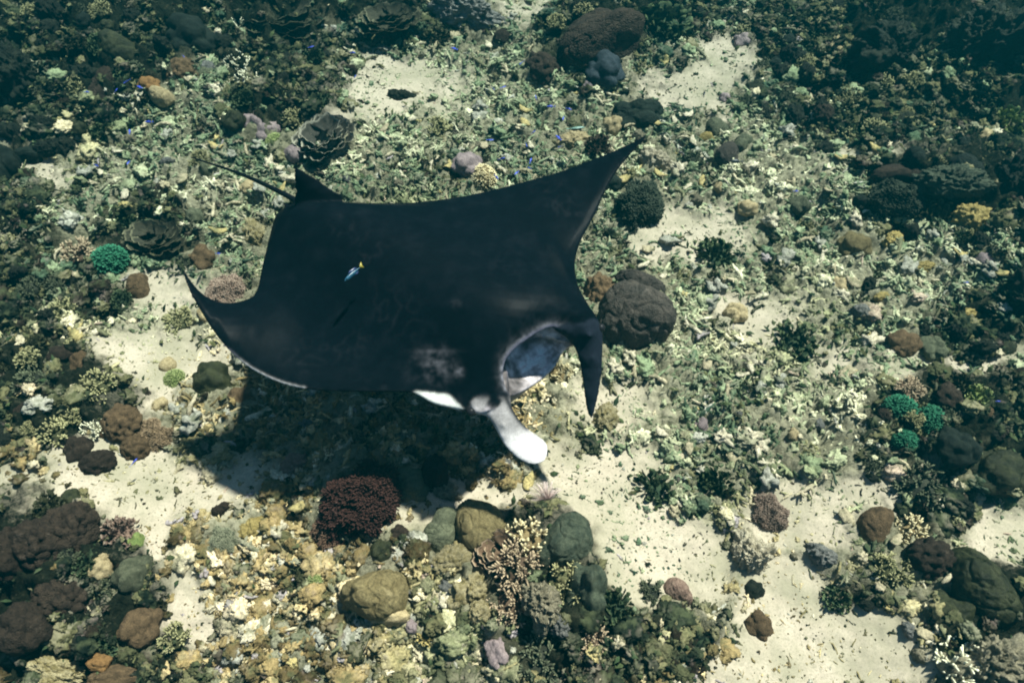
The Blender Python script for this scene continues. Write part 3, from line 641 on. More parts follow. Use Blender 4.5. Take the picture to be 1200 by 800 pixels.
def algae():
    VV, FF, CC, off = [], [], [], 0
    spots = [(210, 372, 34, 20), (205, 315, 30, 14), (768, 566, 40, 30), (838, 560, 30, 36), (925, 398, 46, 26), (510, 148, 32, 18), (460, 150, 24, 14), (835, 296, 36, 26), (700, 500, 40, 20), (560, 515, 60, 20), (880, 455, 60, 30), (1015, 395, 60, 24)]
    def w(s, r, u, v, x, y):
        q = np.zeros_like(u)
        for a, b, c, d in spots: q = np.maximum(q, np.exp(-((u-a)/c)**2-((v-b)/d)**2))
        return np.clip(.9*q + .5*r + .06*(1-s), 0, 1)*(1-.8*s*(q < .3))
    n = 12500
    x, y, s, r, u, v = sample_xy(n, w); z = height(x, y, s, r)
    yaw = rng.uniform(0, 6.28, n); ln = rng.uniform(.025, .075, n); wd = ln*rng.uniform(.14, .3, n)
    d = np.stack([np.cos(yaw), np.sin(yaw), rng.uniform(.5, 1.8, n)], -1); d /= np.linalg.norm(d, axis=1)[:, None]
    sdv = np.stack([-np.sin(yaw), np.cos(yaw), 0*yaw], -1)
    b = np.stack([x, y, z-.005], -1); m_ = b+d*ln[:, None]*.55; e = b+d*ln[:, None]*[1.25, 1.25, .75]
    V = np.stack([b-sdv*wd[:, None]*.4, b+sdv*wd[:, None]*.4, m_+sdv*wd[:, None], m_-sdv*wd[:, None], e+np.array([0, 0, .004]), m_+np.array([0, 0, .006])], 1)
    F = np.array([(0, 1, 5), (1, 2, 5), (3, 0, 5), (2, 4, 5), (4, 3, 5)])
    c = np.array([(.030, .048, .022), (.05, .065, .027), (.022, .036, .020), (.09, .09, .04)])[rng.integers(0, 4, n)]*rng.uniform(.7, 1.2, (n, 1))
    me = make_mesh('algae', V.reshape(-1, 3), (F[None]+np.arange(n)[:, None, None]*6).reshape(-1, 3), [M['blade']], smooth=False, cattr={'col': np.repeat(c, 6, 0)})
    tag(link('algae_turf', me), 'short dark green algae tufts growing on rubble and reef', kind='stuff')
algae()

# ------------------------------------------------------------------ coral and rock shapes
def blob_mesh(name, mat, seed, kind, level=4):
    r = np.random.default_rng(seed); D, F = ico(level)
    if kind == 'dome':   cs = [((0, 0, 0), .86)] + [(r.normal(size=3)*[.34, .34, .16]+[0, 0, .1], r.uniform(.5, .66)) for _ in range(4)]; k = 9; amp = .05
    elif kind == 'lumpy':
        cs = [((0, 0, 0), .7)]
        for _ in range(16):
            d = r.normal(size=3); d[2] = abs(d[2])*.9; d /= np.linalg.norm(d); cs.append((d*r.uniform(.52, .7), r.uniform(.26, .38)))
        k = 22; amp = .07
    elif kind == 'cauli':
        cs = [((0, 0, 0), .72)]
        for i in range(95):
            z = (i+.5)/95; a = i*2.39996; q = math.sqrt(max(0, 1-z*z)); cs.append((np.array([q*math.cos(a), q*math.sin(a), z])*r.uniform(.72, .86)+r.normal(size=3)*.03, r.uniform(.11, .19)))
        k = 40; amp = .05
    elif kind == 'slab': cs = [((0, 0, 0), .6), ((.35, .1, .05), .55), ((-.3, -.15, 0), .55), ((.05, .3, .1), .4)]; k = 12; amp = .16
    else:                                # rock
        cs = [((0, 0, 0), .78)] + [(r.normal(size=3)*[.35, .35, .2], r.uniform(.4, .6)) for _ in range(6)]; k = 14; amp = .20
    acc = np.zeros(len(D))
    for c, rad in cs:
        c = np.asarray(c, float); dc = D@c; disc = dc*dc - c@c + rad*rad
        t = np.where(disc > 0, dc+np.sqrt(np.maximum(disc, 0)), 0); acc += np.exp(k*np.maximum(t, 0))
    R = np.log(acc)/k; sh = r.normal(size=3)*10
    R = R*(1+amp*fbm(D*2.6+sh, 4, .55))
    if kind in ('rock', 'slab'): R = R*np.clip(1.05+.10*fbm(D*6+sh, 4, .65)-.22*np.abs(pnoise(D*3.1-sh))-.10*np.abs(pnoise(D*7+sh)), .6, 1.35)
    if kind == 'dome': R = R*(1-.05*sstep(.10, 0, np.abs(pnoise(D*1.6+sh))))
    V = D*R[:, None]
    V[:, :2] /= np.abs(V[:, :2]).max(0); V[:, 2] /= V[:, 2].max()
    V[:, 2] = np.where(V[:, 2] < 0, V[:, 2]*.5, V[:, 2])
    return make_mesh(name, V, F, [mat], fattr={'tip': np.zeros(len(V))})
SH = {}
def blob(kind, mat, seed, level=4):
    k = (kind, mat, seed % 4, level)
    if k not in SH: SH[k] = blob_mesh(kind, M[mat], 10+seed % 4*7+len(kind), kind, level)
    return SH[k]
def bush_parts(kind, mat, var):
    """base mesh and a list of branch meshes, all in one shared frame of radius 1"""
    key = (kind, mat, var)
    if key in SH: return SH[key]
    r = np.random.default_rng(var*31+len(kind)*5)
    nb, tw, br, hgt = {'bush': (20, 13, .045, .85), 'finger': (24, 6, .064, .85), 'stag': (14, 8, .055, .95)}[kind]
    bv, bf = ico(3); mb = MB(); bb = bv*(1+.25*fbm(bv*2.5+var, 3))[:, None]*[.62, .62, .34]; mb.add(bb, bf); base = mb.build('coral_base', [M[mat]])
    out = []
    for i in range(nb):
        zf = (i+.5)/nb; a = i*2.39996+r.normal()*.25; el = math.asin(min(1, .12+.88*zf)); q = math.cos(el)
        d = np.array([q*math.cos(a), q*math.sin(a), math.sin(el)]); tip = d*[1, 1, hgt]*r.uniform(.8, .98); root = d*[.42, .42, .1]
        mb = MB(); sdv = r.normal(size=3)*.07
        ts = np.linspace(0, 1, 4)[:, None]; path = root+(tip-root)*ts+sdv*np.sin(ts*np.pi)
        V, T, Q, lv = tube(path, br*np.array([1.5, 1.3, 1.1, .72]), 6); mb.add(V, T, Q, lv)
        for _ in range(tw):
            t = r.uniform(.25, .95); s = root+(tip-root)*t+sdv*math.sin(t*math.pi)
            e = r.normal(size=3); e -= d*(e@d)*.5; e /= np.linalg.norm(e)
            L = r.uniform(.16, .32)*(1.25 if kind == 'stag' else 1); up = d*.55+np.array([0, 0, .25])
            end = s+(e*.75+up)*L; end2 = np.linalg.norm(end/[1, 1, hgt])
            if end2 > 1.03: end = end/end2*1.03
            V, T, Q, lv = tube([s, (s+end)/2+e*.02, end], br*np.array([1.0, .85, .55]), 5); mb.add(V, T, Q, .35+.65*lv)
        out.append(mb.build('coral_branch', [M[mat]]))
    SH[key] = (base, out); return SH[key]
def join_meshes(name, ms, mat):
    key = ('join', name, ms[0].name, mat)
    if key in SH: return SH[key]
    VV, AA, fs, off = [], [], {3: [], 4: []}, 0
    for m in ms:
        n = len(m.vertices); c = np.empty(n*3, np.float32); m.vertices.foreach_get('co', c); VV.append(c.reshape(-1, 3))
        a = np.zeros(n, np.float32); m.attributes['tip'].data.foreach_get('value', a); AA.append(a)
        for p in m.polygons: fs[len(p.vertices)].append([v+off for v in p.vertices])
        off += n
    SH[key] = make_mesh(name, np.concatenate(VV), [np.array(f) for f in fs.values() if f], [M[mat]], fattr={'tip': np.concatenate(AA)})
    return SH[key]
def nub_mesh(mat, var, fine=False):
    key = ('nub', mat, var, fine)
    if key in SH: return SH[key]
    r = np.random.default_rng(var+5); V, F = ico(4); mb = MB(); n = 2600 if fine else 420
    lump = lambda d: (.86+.26*fbm(d*1.7+var*3.1, 2)+.12*pnoise(d*3.8+var))[:, None] if fine else np.ones((len(d), 1))
    mb.add(V*lump(V)*[.86, .86, .72], F)
    for i in range(n):
        z = (i+.5)/n*1.08-.08; a = i*2.39996; q = math.sqrt(max(0, 1-z*z)); d = np.array([q*math.cos(a), q*math.sin(a), z])
        k = float(lump(d[None])[0, 0]); s = d*[.8, .8, .66]*k*(1.04 if fine else 1); e = (d+r.normal(size=3)*(.05 if fine else .14)); e = e/np.linalg.norm(e)*[1, 1, .85]*r.uniform(.95, 1.04)*k*(.915 if fine else 1)
        V, T, Q, lv = tube([s, (s+e)/2, e], np.array([.045, .042, .030])*(.58 if fine else 1), 4); mb.add(V, T, Q, lv)
    SH[key] = mb.build('nub', [M[mat]]); return SH[key]
def leafy_mesh(mat, var):
    key = ('leafy', mat, var)
    if key in SH: return SH[key]
    r = np.random.default_rng(var+77); mb = MB(); V, F = ico(2); mb.add(V*[.55, .55, .3], F)
    for i in range(150):
        z = r.uniform(0, 1); a = r.uniform(0, 6.283); q = math.sqrt(1-z*z); d = np.array([q*math.cos(a), q*math.sin(a), z])
        c = d*r.uniform(.55, .92)*[1, 1, .7]; t = np.cross(d, r.normal(size=3)); t /= np.linalg.norm(t); b = np.cross(d, t); L = r.uniform(.13, .26); w = L*r.uniform(.35, .7)
        P = [c-d*L*.5, c-t*w*.6+b*.02, c+t*w*.6-b*.02, c-t*w+d*L*.55+b*.05, c+d*L*.45+b*.07, c+t*w+d*L*.55-b*.02, c-t*w*.4+d*L*.95+b*.10, c+t*w*.4+d*L*.95+b*.03]
        P = np.array(P)*1.0; P2 = P-b*.025
        f = [(0, 2, 1), (1, 4, 3), (1, 2, 4), (2, 5, 4), (3, 4, 6), (4, 7, 6), (4, 5, 7)]
        f2 = [(x+8, z_+8, y+8) for x, y, z_ in f]
        mb.add(np.vstack([P, P2]), f+f2, a=np.tile([0, .2, .2, .6, .4, .6, 1, 1], 2))
    SH[key] = mb.build('leafy', [M[mat]]); return SH[key]
def plate_mesh(mat, var):
    key = ('plate', mat, var)
    if key in SH: return SH[key]
    r = np.random.default_rng(var+9); nr, na = 6, 22; V = []; A = []
    ph = r.uniform(0, 6, 3)
    for s in (0, 1):
        for i in range(nr):
            q = i/(nr-1)
            for j in range(na):
                th = (j/(na-1)-.5)*3.6; R = (.12+.88*q)*(1+.09*math.sin(th*5+ph[0])*q+.06*math.sin(th*11+ph[1])*q)
                z = .42*q*q+.07*q*math.sin(th*6+ph[2])+.04*q*math.sin(th*13+ph[0])
                V.append((R*math.cos(th), R*math.sin(th)*.95, z-(.028 if s else 0)*(1-.3*q))); A.append(q**5)
    T = []; n = nr*na
    def id_(s, i, j): return s*n+i*na+j
    Q = []
    for i in range(nr-1):
        for j in range(na-1):
            Q.append((id_(0, i, j), id_(0, i+1, j), id_(0, i+1, j+1), id_(0, i, j+1))); Q.append((id_(1, i, j), id_(1, i, j+1), id_(1, i+1, j+1), id_(1, i+1, j)))
    for j in range(na-1):
        for i in (0, nr-1): Q.append((id_(0, i, j), id_(0, i, j+1), id_(1, i, j+1), id_(1, i, j)))
    for i in range(nr-1):
        for j in (0, na-1): Q.append((id_(0, i, j), id_(0, i+1, j), id_(1, i+1, j), id_(1, i, j)))
    mb = MB(); mb.add(V, None, Q, np.array(A)); SH[key] = mb.build('plate', [M[mat]]); return SH[key]
def feather_mesh():
    r = np.random.default_rng(2); mb = MB()
    for i in range(30):
        a = r.uniform(-1.1, 1.1); lean = r.uniform(-.35, .5); L = r.uniform(.7, 1.05)
        d = np.array([math.sin(a)*.75, lean, math.cos(a)]); s = np.array([math.sin(a)*.08, 0, .0])
        ts = np.linspace(0, 1, 6)[:, None]; path = s+d*L*ts+np.array([math.sin(a)*.25, .05, -.12])*ts**2
        V, T, Q, lv = tube(path, np.linspace(.016, .006, 6), 4); mb.add(V, T, Q, lv)
        for k in range(26):
            t = .15+.85*k/26; p = s+d*L*t+np.array([math.sin(a)*.25, .05, -.12])*t**2
            sd_ = np.cross(d, [.2, 1, .1]); sd_ /= np.linalg.norm(sd_)
            for sg in (-1, 1):
                e = p+sd_*sg*.085+d*.08; mb.add([p, p+[0, 0, .012], e, p+d*.02], [(0, 1, 2), (1, 3, 2), (3, 0, 2)], a=.4+.6*t)
    return mb.build('feather', [M['feather']])

CATS = {'fine': ('velvet_coral', 'coral'), 'dome': ('boulder_coral', 'coral'), 'lumpy': ('lobed_coral', 'coral'), 'cauli': ('cauliflower_coral', 'coral'), 'slab': ('reef_slab', 'rock'), 'rock': ('reef_rock', 'rock'),
        'bush': ('branching_coral', 'coral'), 'finger': ('finger_coral', 'coral'), 'stag': ('staghorn_coral', 'coral'), 'nub': ('rounded_coral', 'coral'), 'leafy': ('leafy_coral', 'coral'),
        'plate': ('plate_coral', 'coral'), 'sponge': ('sponge', 'sponge')}
count = [0]
def place(kind, u, v, w, h, mat, label, group=None, hgt=None, yaw=None, sink=.12):
    """w, h: the size the thing shows, in photograph pixels; it stands on the seabed there"""
    count[0] += 1; i = count[0]
    shape = 'lumpy' if kind == 'sponge' else kind
    name, cat = CATS[kind]
    p, mpp = ground(u, v+h*.18)
    w *= 1.1; h *= 1.1; rx = w*mpp/2; rz = (h*mpp*.72 if hgt is None else hgt*mpp); ry = max(.5*rx, min(1.3*rx, h*mpp*.62))
    p = p + Vector((0, 0, -sink*rz)); yaw = (i*1.7) % 6.28 if yaw is None else yaw
    ang = yaw
    if kind in ('bush', 'finger', 'stag'):
        base, brs = bush_parts(kind, mat, i % 3)
        if w >= 34:
            t = bpy.data.objects.new(name, None); COL.objects.link(t); t.empty_display_size = .1
            link('base', base, t)
            for b in brs: link('branch', b, t)
        else:
            t = link(name, join_meshes(kind, [base]+brs, mat))
        rx = ry = (rx+ry)/2
    elif kind in ('nub', 'fine'): t = link(name, nub_mesh(mat, i % 2, kind == 'fine'))
    elif kind == 'leafy': t = link(name, leafy_mesh(mat, i % 3))
    elif kind == 'plate':
        t = bpy.data.objects.new(name, None); COL.objects.link(t); t.empty_display_size = .1
        n = 15
        link('base', blob('rock', mat, 1, 3), t, (0, 0, -.1), None, (.45, .45, .35))
        for k in range(n):
            a = k*2.39996; q = .18+.68*math.sqrt(k/n)
            link('plate', plate_mesh(mat, k % 4), t, (q*math.cos(a)*.62, q*math.sin(a)*.62, .55-.5*q), (0, -.35+.45*q-.25*(k % 3)*.3, a+.3*math.sin(k*5)), (.46, .46, .42))
    else:
        lvl = 6 if w > 60 else 5 if w > 26 else 4
        t = link(name, blob(shape, mat, i, lvl))
        ang = yaw
    t.location = p; t.scale = (rx, ry, rz); t.rotation_euler = (0, 0, ang if abs(rx-ry) < .25*rx else (ang % .7)-.35)
    tag(t, label, cat, group); return t

# ---- the corals and rocks that can be told apart, from the far edge of the view to the near one
for it in ITEMS: place(*it)

p, mpp = ground(640, 596)
fs = link('feather_star', feather_mesh()); fs.location = p+Vector((0, 0, .16)); fs.scale = (24*mpp,)*3; fs.rotation_euler = (math.radians(-14), 0, .1)
tag(fs, 'pinkish feather star fanning out behind the central outcrop', 'feather star')

LANDMARKS = [(335, 22, 'the big dark plate coral'), (545, 8, 'the flat pale rock at the top edge'), (702, 42, 'the broad brown boulder coral'), (420, 110, 'the upper sand patch'), (766, 130, 'the bright yellow-green coral'),
 (123, 106, 'the dark brown dome with blue fish'), (175, 97, 'the small orange sponge'), (285, 85, 'the white-tipped staghorn corals'), (382, 158, 'the white-rimmed plate coral'), (225, 190, 'the manta tail tip'), (40, 215, 'the teal sand hollow'),
 (567, 203, 'the pale spiny round coral'), (748, 232, 'the black lumpy coral'), (815, 105, 'the upper right sand patch'), (858, 175, 'the smooth grey domes'), (1036, 186, 'the small bright sand strip'), (1115, 208, 'the flat greenish slab'),
 (1180, 140, 'the green patch at the right edge'), (1130, 30, 'the dark upper right corner'), (950, 50, 'the dark upper right rubble slope'), (128, 300, 'the emerald green coral'), (265, 336, 'the pale brown cauliflower coral'), (210, 372, 'the flat olive bush on sand'), (80, 415, 'the pair of brown sponges'),
 (160, 505, 'the three brown cauliflower corals'), (150, 565, 'the left sand patch'), (742, 360, 'the slate grey boulder'), (836, 296, 'the dark leafy tuft'), (892, 360, 'the sand gap in the right rubble'), (1075, 400, 'the two lobed corals on right rubble'),
 (1075, 494, 'the vivid green corals'), (1000, 285, 'the olive brown lobed coral'), (1134, 367, 'the rightmost yellowish slab'), (960, 470, 'the pale finger rubble'), (422, 572, 'the large maroon coral'), (300, 500, 'the manta shadow'), (262, 629, 'the round porous olive coral'), (449, 688, 'the olive tan boulder'),
 (630, 655, 'the central coral outcrop'), (700, 610, 'the white central sand'), (900, 592, 'the pinkish brown ball coral'), (1050, 630, 'the two brown domes on the right'), (968, 650, 'the dark flat-topped rock'), (960, 750, 'the lower right sand'), (1152, 690, 'the large dark olive boulder'),
 (86, 612, 'the tallest dark leathery coral'), (116, 774, 'the orange-brown sponge'), (215, 715, 'the narrow lower left sand'), (330, 740, 'the lower left foreground rubble'), (760, 690, 'the bluish bush by the sand'), (620, 770, 'the blackish clump at the bottom edge'), (850, 460, 'the mossy rubble right of the drooping fin'), (690, 120, 'the raised wing tip'), (480, 110, 'the slender log-like rock')]
LABELS = {}
def near(look, u, v):
    """a label from how the thing looks and what it lies beside"""
    d, a, b, t = min((math.hypot(u-a, v-b), a, b, t) for a, b, t in LANDMARKS)
    ang = math.degrees(math.atan2(v-b, u-a)) % 360
    w = ['right of', 'lower right of', 'below', 'lower left of', 'left of', 'upper left of', 'above', 'upper right of'][int((ang+22.5)//45) % 8]
    if d < 16: w = 'on or against'
    for x in (f'{look} {w} {t}', f'{look} close {w} {t}' if d < 60 else f'{look} farther {w} {t}', f'second {look} {w} {t}', f'third {look} {w} {t}', f'fourth {look} {w} {t}'):
        if x not in LABELS: break
    LABELS[x] = 1; return x
# ---- look-alikes strewn over reef and rubble
LOOK = {('rock', 'rock'): 'tan rock', ('rock', 'rock_pale'): 'pale rock', ('rock', 'rock_grey'): 'grey rock', ('rock', 'rock_dark'): 'dark rock', ('lumpy', 'black_green'): 'blackish lobed coral', ('lumpy', 'dark_olive'): 'dark olive lobed coral', ('cauli', 'dark_brown'): 'dark brown knobbly coral',
        ('bush', 'dark_tip'): 'dark bushy coral', ('finger', 'olive_tip'): 'olive finger coral', ('bush', 'olive_tip'): 'olive bushy coral', ('leafy', 'leafy'): 'dark green leafy tuft', ('leafy', 'dark_olive'): 'dark olive leafy tuft', ('lumpy', 'tan'): 'tan lobed coral', ('lumpy', 'mauve'): 'mauve lobed coral', ('lumpy', 'olive_grey'): 'grey-olive lobed coral'}
def strew(n, kinds, wfun, lo, hi, group, label_of):
    x, y, s, r, u, v = sample_xy(n*6, wfun); pts = []; k = 0
    for j in range(len(x)):
        if k >= n: break
        if not (5 < u[j] < 1195 and 5 < v[j] < 795): continue
        if any((u[j]-a)**2+(v[j]-b)**2 < 18**2 for a, b in pts): continue
        if any(abs(u[j]-i[1]) < i[3]*.45 and abs(v[j]-i[2]) < i[4]*.45 for i in ITEMS): continue
        pts.append((u[j], v[j])); k += 1
        kind, mat = kinds[int(rng.integers(0, len(kinds)))]; w = rng.uniform(lo, hi)
        size_ = 'tiny' if w < 17 else 'small' if w < 28 else 'mid-sized'; place(kind, u[j], v[j], w, w*rng.uniform(.6, .85), mat, near(size_+' '+LOOK[(kind, mat)], u[j], v[j]), group)
strew(44, [('rock', 'rock'), ('rock', 'rock'), ('rock', 'rock_grey')], lambda s, r, u, v, x, y: (1-s)*(1-r), 9, 22, 'loose reef rocks among the rubble', 'knobbly loose rock lying among pale coral rubble')
strew(46, [('rock', 'rock_dark')], lambda s, r, u, v, x, y: r, 14, 34, 'dark reef rocks', 'dark rock on the reef, corner falloff in its colour')
strew(34, [('lumpy', 'black_green'), ('lumpy', 'dark_olive'), ('cauli', 'dark_brown')], lambda s, r, u, v, x, y: r, 12, 28, 'small dark corals on the reef', 'small dark lobed coral growing on the reef')
strew(70, [('bush', 'dark_tip'), ('finger', 'olive_tip'), ('bush', 'olive_tip')], lambda s, r, u, v, x, y: r*.8+.06*(1-s), 16, 33, 'small bushy corals', 'small dark olive bushy coral on the reef')
strew(56, [('leafy', 'leafy'), ('leafy', 'dark_olive')], lambda s, r, u, v, x, y: r*.8+.06*(1-s), 14, 36, 'dark leafy tufts', 'dark green leafy tuft growing between corals')
strew(26, [('lumpy', 'tan'), ('lumpy', 'mauve'), ('lumpy', 'olive_grey')], lambda s, r, u, v, x, y: (1-s)*(1-.6*r), 12, 24, 'small pale lobed corals', 'small pale lobed coral among the rubble')

# ---- the largest pieces of rubble, each on its own
big = []
BIGLOOK = ['cream broken coral stick', 'buff broken coral stick', 'tan flat coral shard', 'grey coral chunk', 'buff forked coral stick', 'brown coral stick', 'yellowish coral shard', 'cream coral chunk', 'tan coral stick', 'olive coral stick', 'cream coral shard', 'grey knobbly coral chunk']
for t in range(12):
    kind = ('finger', 'twig', 'shard', 'stone')[t % 4]; V, F = piece_template(kind, np.random.default_rng(500+t))
    c = PAL[[0, 1, 2, 3, 1, 4, 8, 0, 2, 5, 0, 3][t]]*.85
    big.append(make_mesh('rubble_piece', V, F, [M['piece']], cattr={'col': np.tile(c, (len(V), 1))}))
x, y, s, r, u, v = sample_xy(300, lambda s, r, u, v, x, y: (1-s)*(1-r)*(u > 5)*(u < 1195)*(v > 5)*(v < 795)*(.3+.7*patchy(x, y)))
z = height(x, y, s, r)
for j in range(300):
    sc = rng.uniform(.10, .17); o = link('rubble_piece', big[j % 12], None, (x[j], y[j], z[j]+.02), (rng.normal()*.2, rng.normal()*.2, rng.uniform(0, 6.28)), (sc, sc, sc))
    tag(o, near(BIGLOOK[j % 12], u[j], v[j]), 'coral rubble', 'larger pieces of coral rubble')

# ------------------------------------------------------------------ the manta ray
def catmull(P, step=6.0, closed=True):
    P = np.asarray(P, float); n = len(P); out = []
    for i in range(n if closed else n-1):
        p0, p1, p2, p3_ = (P[(i-1) % n], P[i], P[(i+1) % n], P[(i+2) % n]) if closed else (P[max(i-1, 0)], P[i], P[i+1], P[min(i+2, n-1)])
        m = max(1, int(round(np.linalg.norm((p2-p1)[:2])/step)))
        for k in range(m):
            t = k/m; out.append(.5*((2*p1)+(-p0+p2)*t+(2*p0-5*p1+4*p2-p3_)*t*t+(-p0+3*p1-3*p2+p3_)*t**3))
    if not closed: out.append(P[-1])
    return np.array(out)
def inside(poly, q):
    x, y = q[:, 0], q[:, 1]; c = np.zeros(len(q), bool); n = len(poly)
    for i in range(n):
        x1, y1 = poly[i]; x2, y2 = poly[(i+1) % n]
        k = ((y1 > y) != (y2 > y)); 
        with np.errstate(divide='ignore', invalid='ignore'): k &= x < (x2-x1)*(y-y1)/(y2-y1+1e-12)+x1
        c ^= k
    return c
def polydist(poly, q, closed=True):
    d = np.full(len(q), 1e9); n = len(poly)
    for i in range(n if closed else n-1):
        a, b = poly[i], poly[(i+1) % n]; ab = b-a; t = np.clip(((q-a)@ab)/(ab@ab+1e-9), 0, 1)
        d = np.minimum(d, np.linalg.norm(q-(a+t[:, None]*ab), axis=1))
    return d
def sheet(B, spacing, inner=()):
    """triangulate an outline; returns 2-D points (outline first), triangles and a smooth fill-in solver"""
    n = len(B); poly = B[:, :2]; lo, hi = poly.min(0), poly.max(0)
    gxx, gyy = np.meshgrid(np.arange(lo[0], hi[0], spacing), np.arange(lo[1], hi[1], spacing)); gxx[1::2] += spacing/2
    q = np.stack([gxx.ravel(), gyy.ravel()], -1); q = q[inside(poly, q)]; q = q[polydist(poly, q) > spacing*.55]
    if len(inner):
        c = np.array([i[:2] for i in inner]); q = q[np.min(np.linalg.norm(q[:, None]-c[None], axis=2), 1) > spacing*.5]; q = np.vstack([c, q])
    P = np.vstack([poly, q])
    ov, oe, of, *_ = delaunay_2d_cdt([Vector(a) for a in P], [(i, (i+1) % n) for i in range(n)], [], 1, 1e-5)
    assert len(ov) == len(P), (len(ov), len(P))
    T = np.array([list(f) for f in of])
    e1, e2 = P[T[:, 1]]-P[T[:, 0]], P[T[:, 2]]-P[T[:, 0]]; fl = e1[:, 0]*e2[:, 1]-e1[:, 1]*e2[:, 0] > 0
    T[fl] = T[fl][:, [0, 2, 1]]           # image y runs down: this makes them face up
    m = len(P); Lp = np.zeros((m, m))
    for a, b in ((0, 1), (1, 2), (2, 0)): Lp[T[:, a], T[:, b]] = 1; Lp[T[:, b], T[:, a]] = 1
    Lp = np.diag(Lp.sum(1))-Lp; B2 = Lp@Lp+Lp*.01
    nf = n+len(inner); fr = np.arange(nf, m)
    def fill(vals, bend=False):
        A = B2 if bend else Lp
        out = np.zeros((m,)+vals.shape[1:]); out[:nf] = vals
        out[nf:] = np.linalg.solve(A[np.ix_(fr, fr)], -A[np.ix_(fr, np.arange(nf))]@vals); return out
    return P, T, fill, n
class Shell:
    def __init__(s): s.V = []; s.F = []; s.R = []; s.n = 0
    def add(s, V, F, reg):
        s.V.append(np.asarray(V, float)); s.F += [[int(i)+s.n for i in f] for f in F]; s.R += [reg]*len(F) if isinstance(reg, int) else list(reg); s.n += len(V)
TOP, BOT, MOUTH, RIM, LOBE_W, LOBE_D, FIN = range(7)
sh = Shell()
# outline in photograph pixels with a height above the seabed for each point
OUT = [(352, 238, 1.16), (336, 243, 1.12), (324, 252, 1.10), (319, 266, 1.08), (313, 290, 1.06), (307, 315, 1.05), (303, 335, 1.05), (297, 347, 1.06), (286, 352, 1.07), (270, 355, 1.10), (254, 353, 1.14),
       (239, 345, 1.20), (227, 333, 1.25), (219, 321, 1.29), (212, 311, 1.33), (216, 326, 1.29), (224, 345, 1.25), (236, 366, 1.19), (250, 388, 1.14), (268, 410, 1.09), (290, 429, 1.05), (320, 445, 1.02),
       (350, 454, 1.0), (385, 458, .99), (425, 459, .98), (462, 459, .98), (486, 461, .97), (506, 472, .93), (530, 478, .92), (545, 481, .93), (562, 484, .93), (580, 478, .94), (597, 463, .93)]
LIP_U = [(591, 449, 1.0), (589, 435, 1.05), (591, 421, 1.09), (600, 408, 1.12), (615, 396, 1.14), (632, 386, 1.14), (648, 381, 1.13), (662, 385, 1.08), (669, 395, 1.01)]
OUT2 = [(672, 403, .95), (684, 402, .95), (696, 399, .95), (703, 392, .97), (704, 383, 1.0), (700, 372, 1.04), (692, 361, 1.07), (684, 348, 1.09), (677, 333, 1.10), (674, 317, 1.11), (675, 300, 1.12), (681, 282, 1.13),
        (690, 265, 1.15), (698, 250, 1.16), (706, 232, 1.18), (716, 212, 1.21), (727, 195, 1.24), (742, 177, 1.28), (758, 159, 1.33), (740, 168, 1.27), (716, 179, 1.23), (690, 189, 1.20), (664, 199, 1.17),
        (638, 207, 1.14), (612, 214, 1.12), (586, 221, 1.11), (556, 228, 1.11), (528, 233, 1.12), (505, 236, 1.13), (485, 238, 1.14), (460, 239, 1.15), (435, 239, 1.17), (410, 238, 1.18), (390, 237, 1.18), (370, 238, 1.17)]
a1 = catmull(OUT, 6, False); a2 = catmull([OUT[-1]]+LIP_U+[OUT2[0]], 5, False); a3 = catmull(OUT2+[OUT[0]], 6, False)
B = np.vstack([a1[:-1], a2[:-1], a3[:-1]]); nm0 = len(a1)-1; nmL = len(a2)    # mouth points: nm0 .. nm0+nmL-1
INNER = [(470, 330, 1.12), (545, 380, 1.11), (400, 280, 1.15), (360, 390, 1.0), (300, 390, 1.06), (600, 280, 1.10), (650, 250, 1.13), (690, 215, 1.17)]
P, T, fill, nB = sheet(B, 9.0, INNER)
zmid = fill(np.concatenate([B[:, 2], [i[2] for i in INNER]]), True)
d = polydist(B[:, :2], P)
def seg(q, a, b):
    a, b = np.array(a, float), np.array(b, float); ab = b-a; t = np.clip(((q-a)@ab)/(ab@ab), 0, 1); return np.linalg.norm(q-(a+t[:, None]*ab), axis=1)
sx = seg(P, (385, 258), (628, 405))
prof = np.sqrt(np.clip(1-(1-np.clip(d/62, 0, 1))**2, 0, 1))
tm = .03+.15*np.exp(-(sx/78)**2)
ridge = .022*np.exp(-(seg(P, (640, 292), (690, 352))/9)**2)*prof
dlip = polydist(B[nm0:nm0+nmL, :2], P, False)
up = .009+tm*prof*.8+ridge
dn = .009+tm*prof*.75+.14*np.exp(-(np.linalg.norm(P-[600, 430], axis=1)/60)**2)*prof+.13*np.exp(-(np.linalg.norm(P-[612, 436], axis=1)/36)**2)*np.clip(d/10, 0, 1)
mid = at_z(P[:, 0], P[:, 1], zmid)
top = mid+np.stack([0*up, 0*up, up], -1)
# lower jaw line
LIP_L = np.array([(597, 463, .90), (606, 461, .84), (618, 455, .78), (632, 446, .74), (645, 435, .73), (653, 425, .74), (659, 413, .80), (666, 405, .88), (672, 403, .93)])
cl = catmull(LIP_L, 2, False); sl = np.linspace(0, len(cl)-1, nmL); Lj = np.stack([np.interp(sl, np.arange(len(cl)), cl[:, k]) for k in range(3)], -1)
L3 = at_z(Lj[:, 0], Lj[:, 1], Lj[:, 2]); U3 = top[nm0:nm0+nmL]
delta = np.zeros((len(B)+len(INNER), 3)); delta[nm0:nm0+nmL] = L3-mid[nm0:nm0+nmL]
dl = fill(delta); bot = mid+dl-np.stack([0*dn, 0*dn, dn], -1)
bot[nm0:nm0+nmL] = L3-np.array([0, 0, .012])
n0 = len(P); V = np.vstack([top, bot]); F = [list(t) for t in T]; R = [TOP]*len(T)
F += [[a+n0, c+n0, b+n0] for a, b, c in T]; R += [BOT]*len(T)
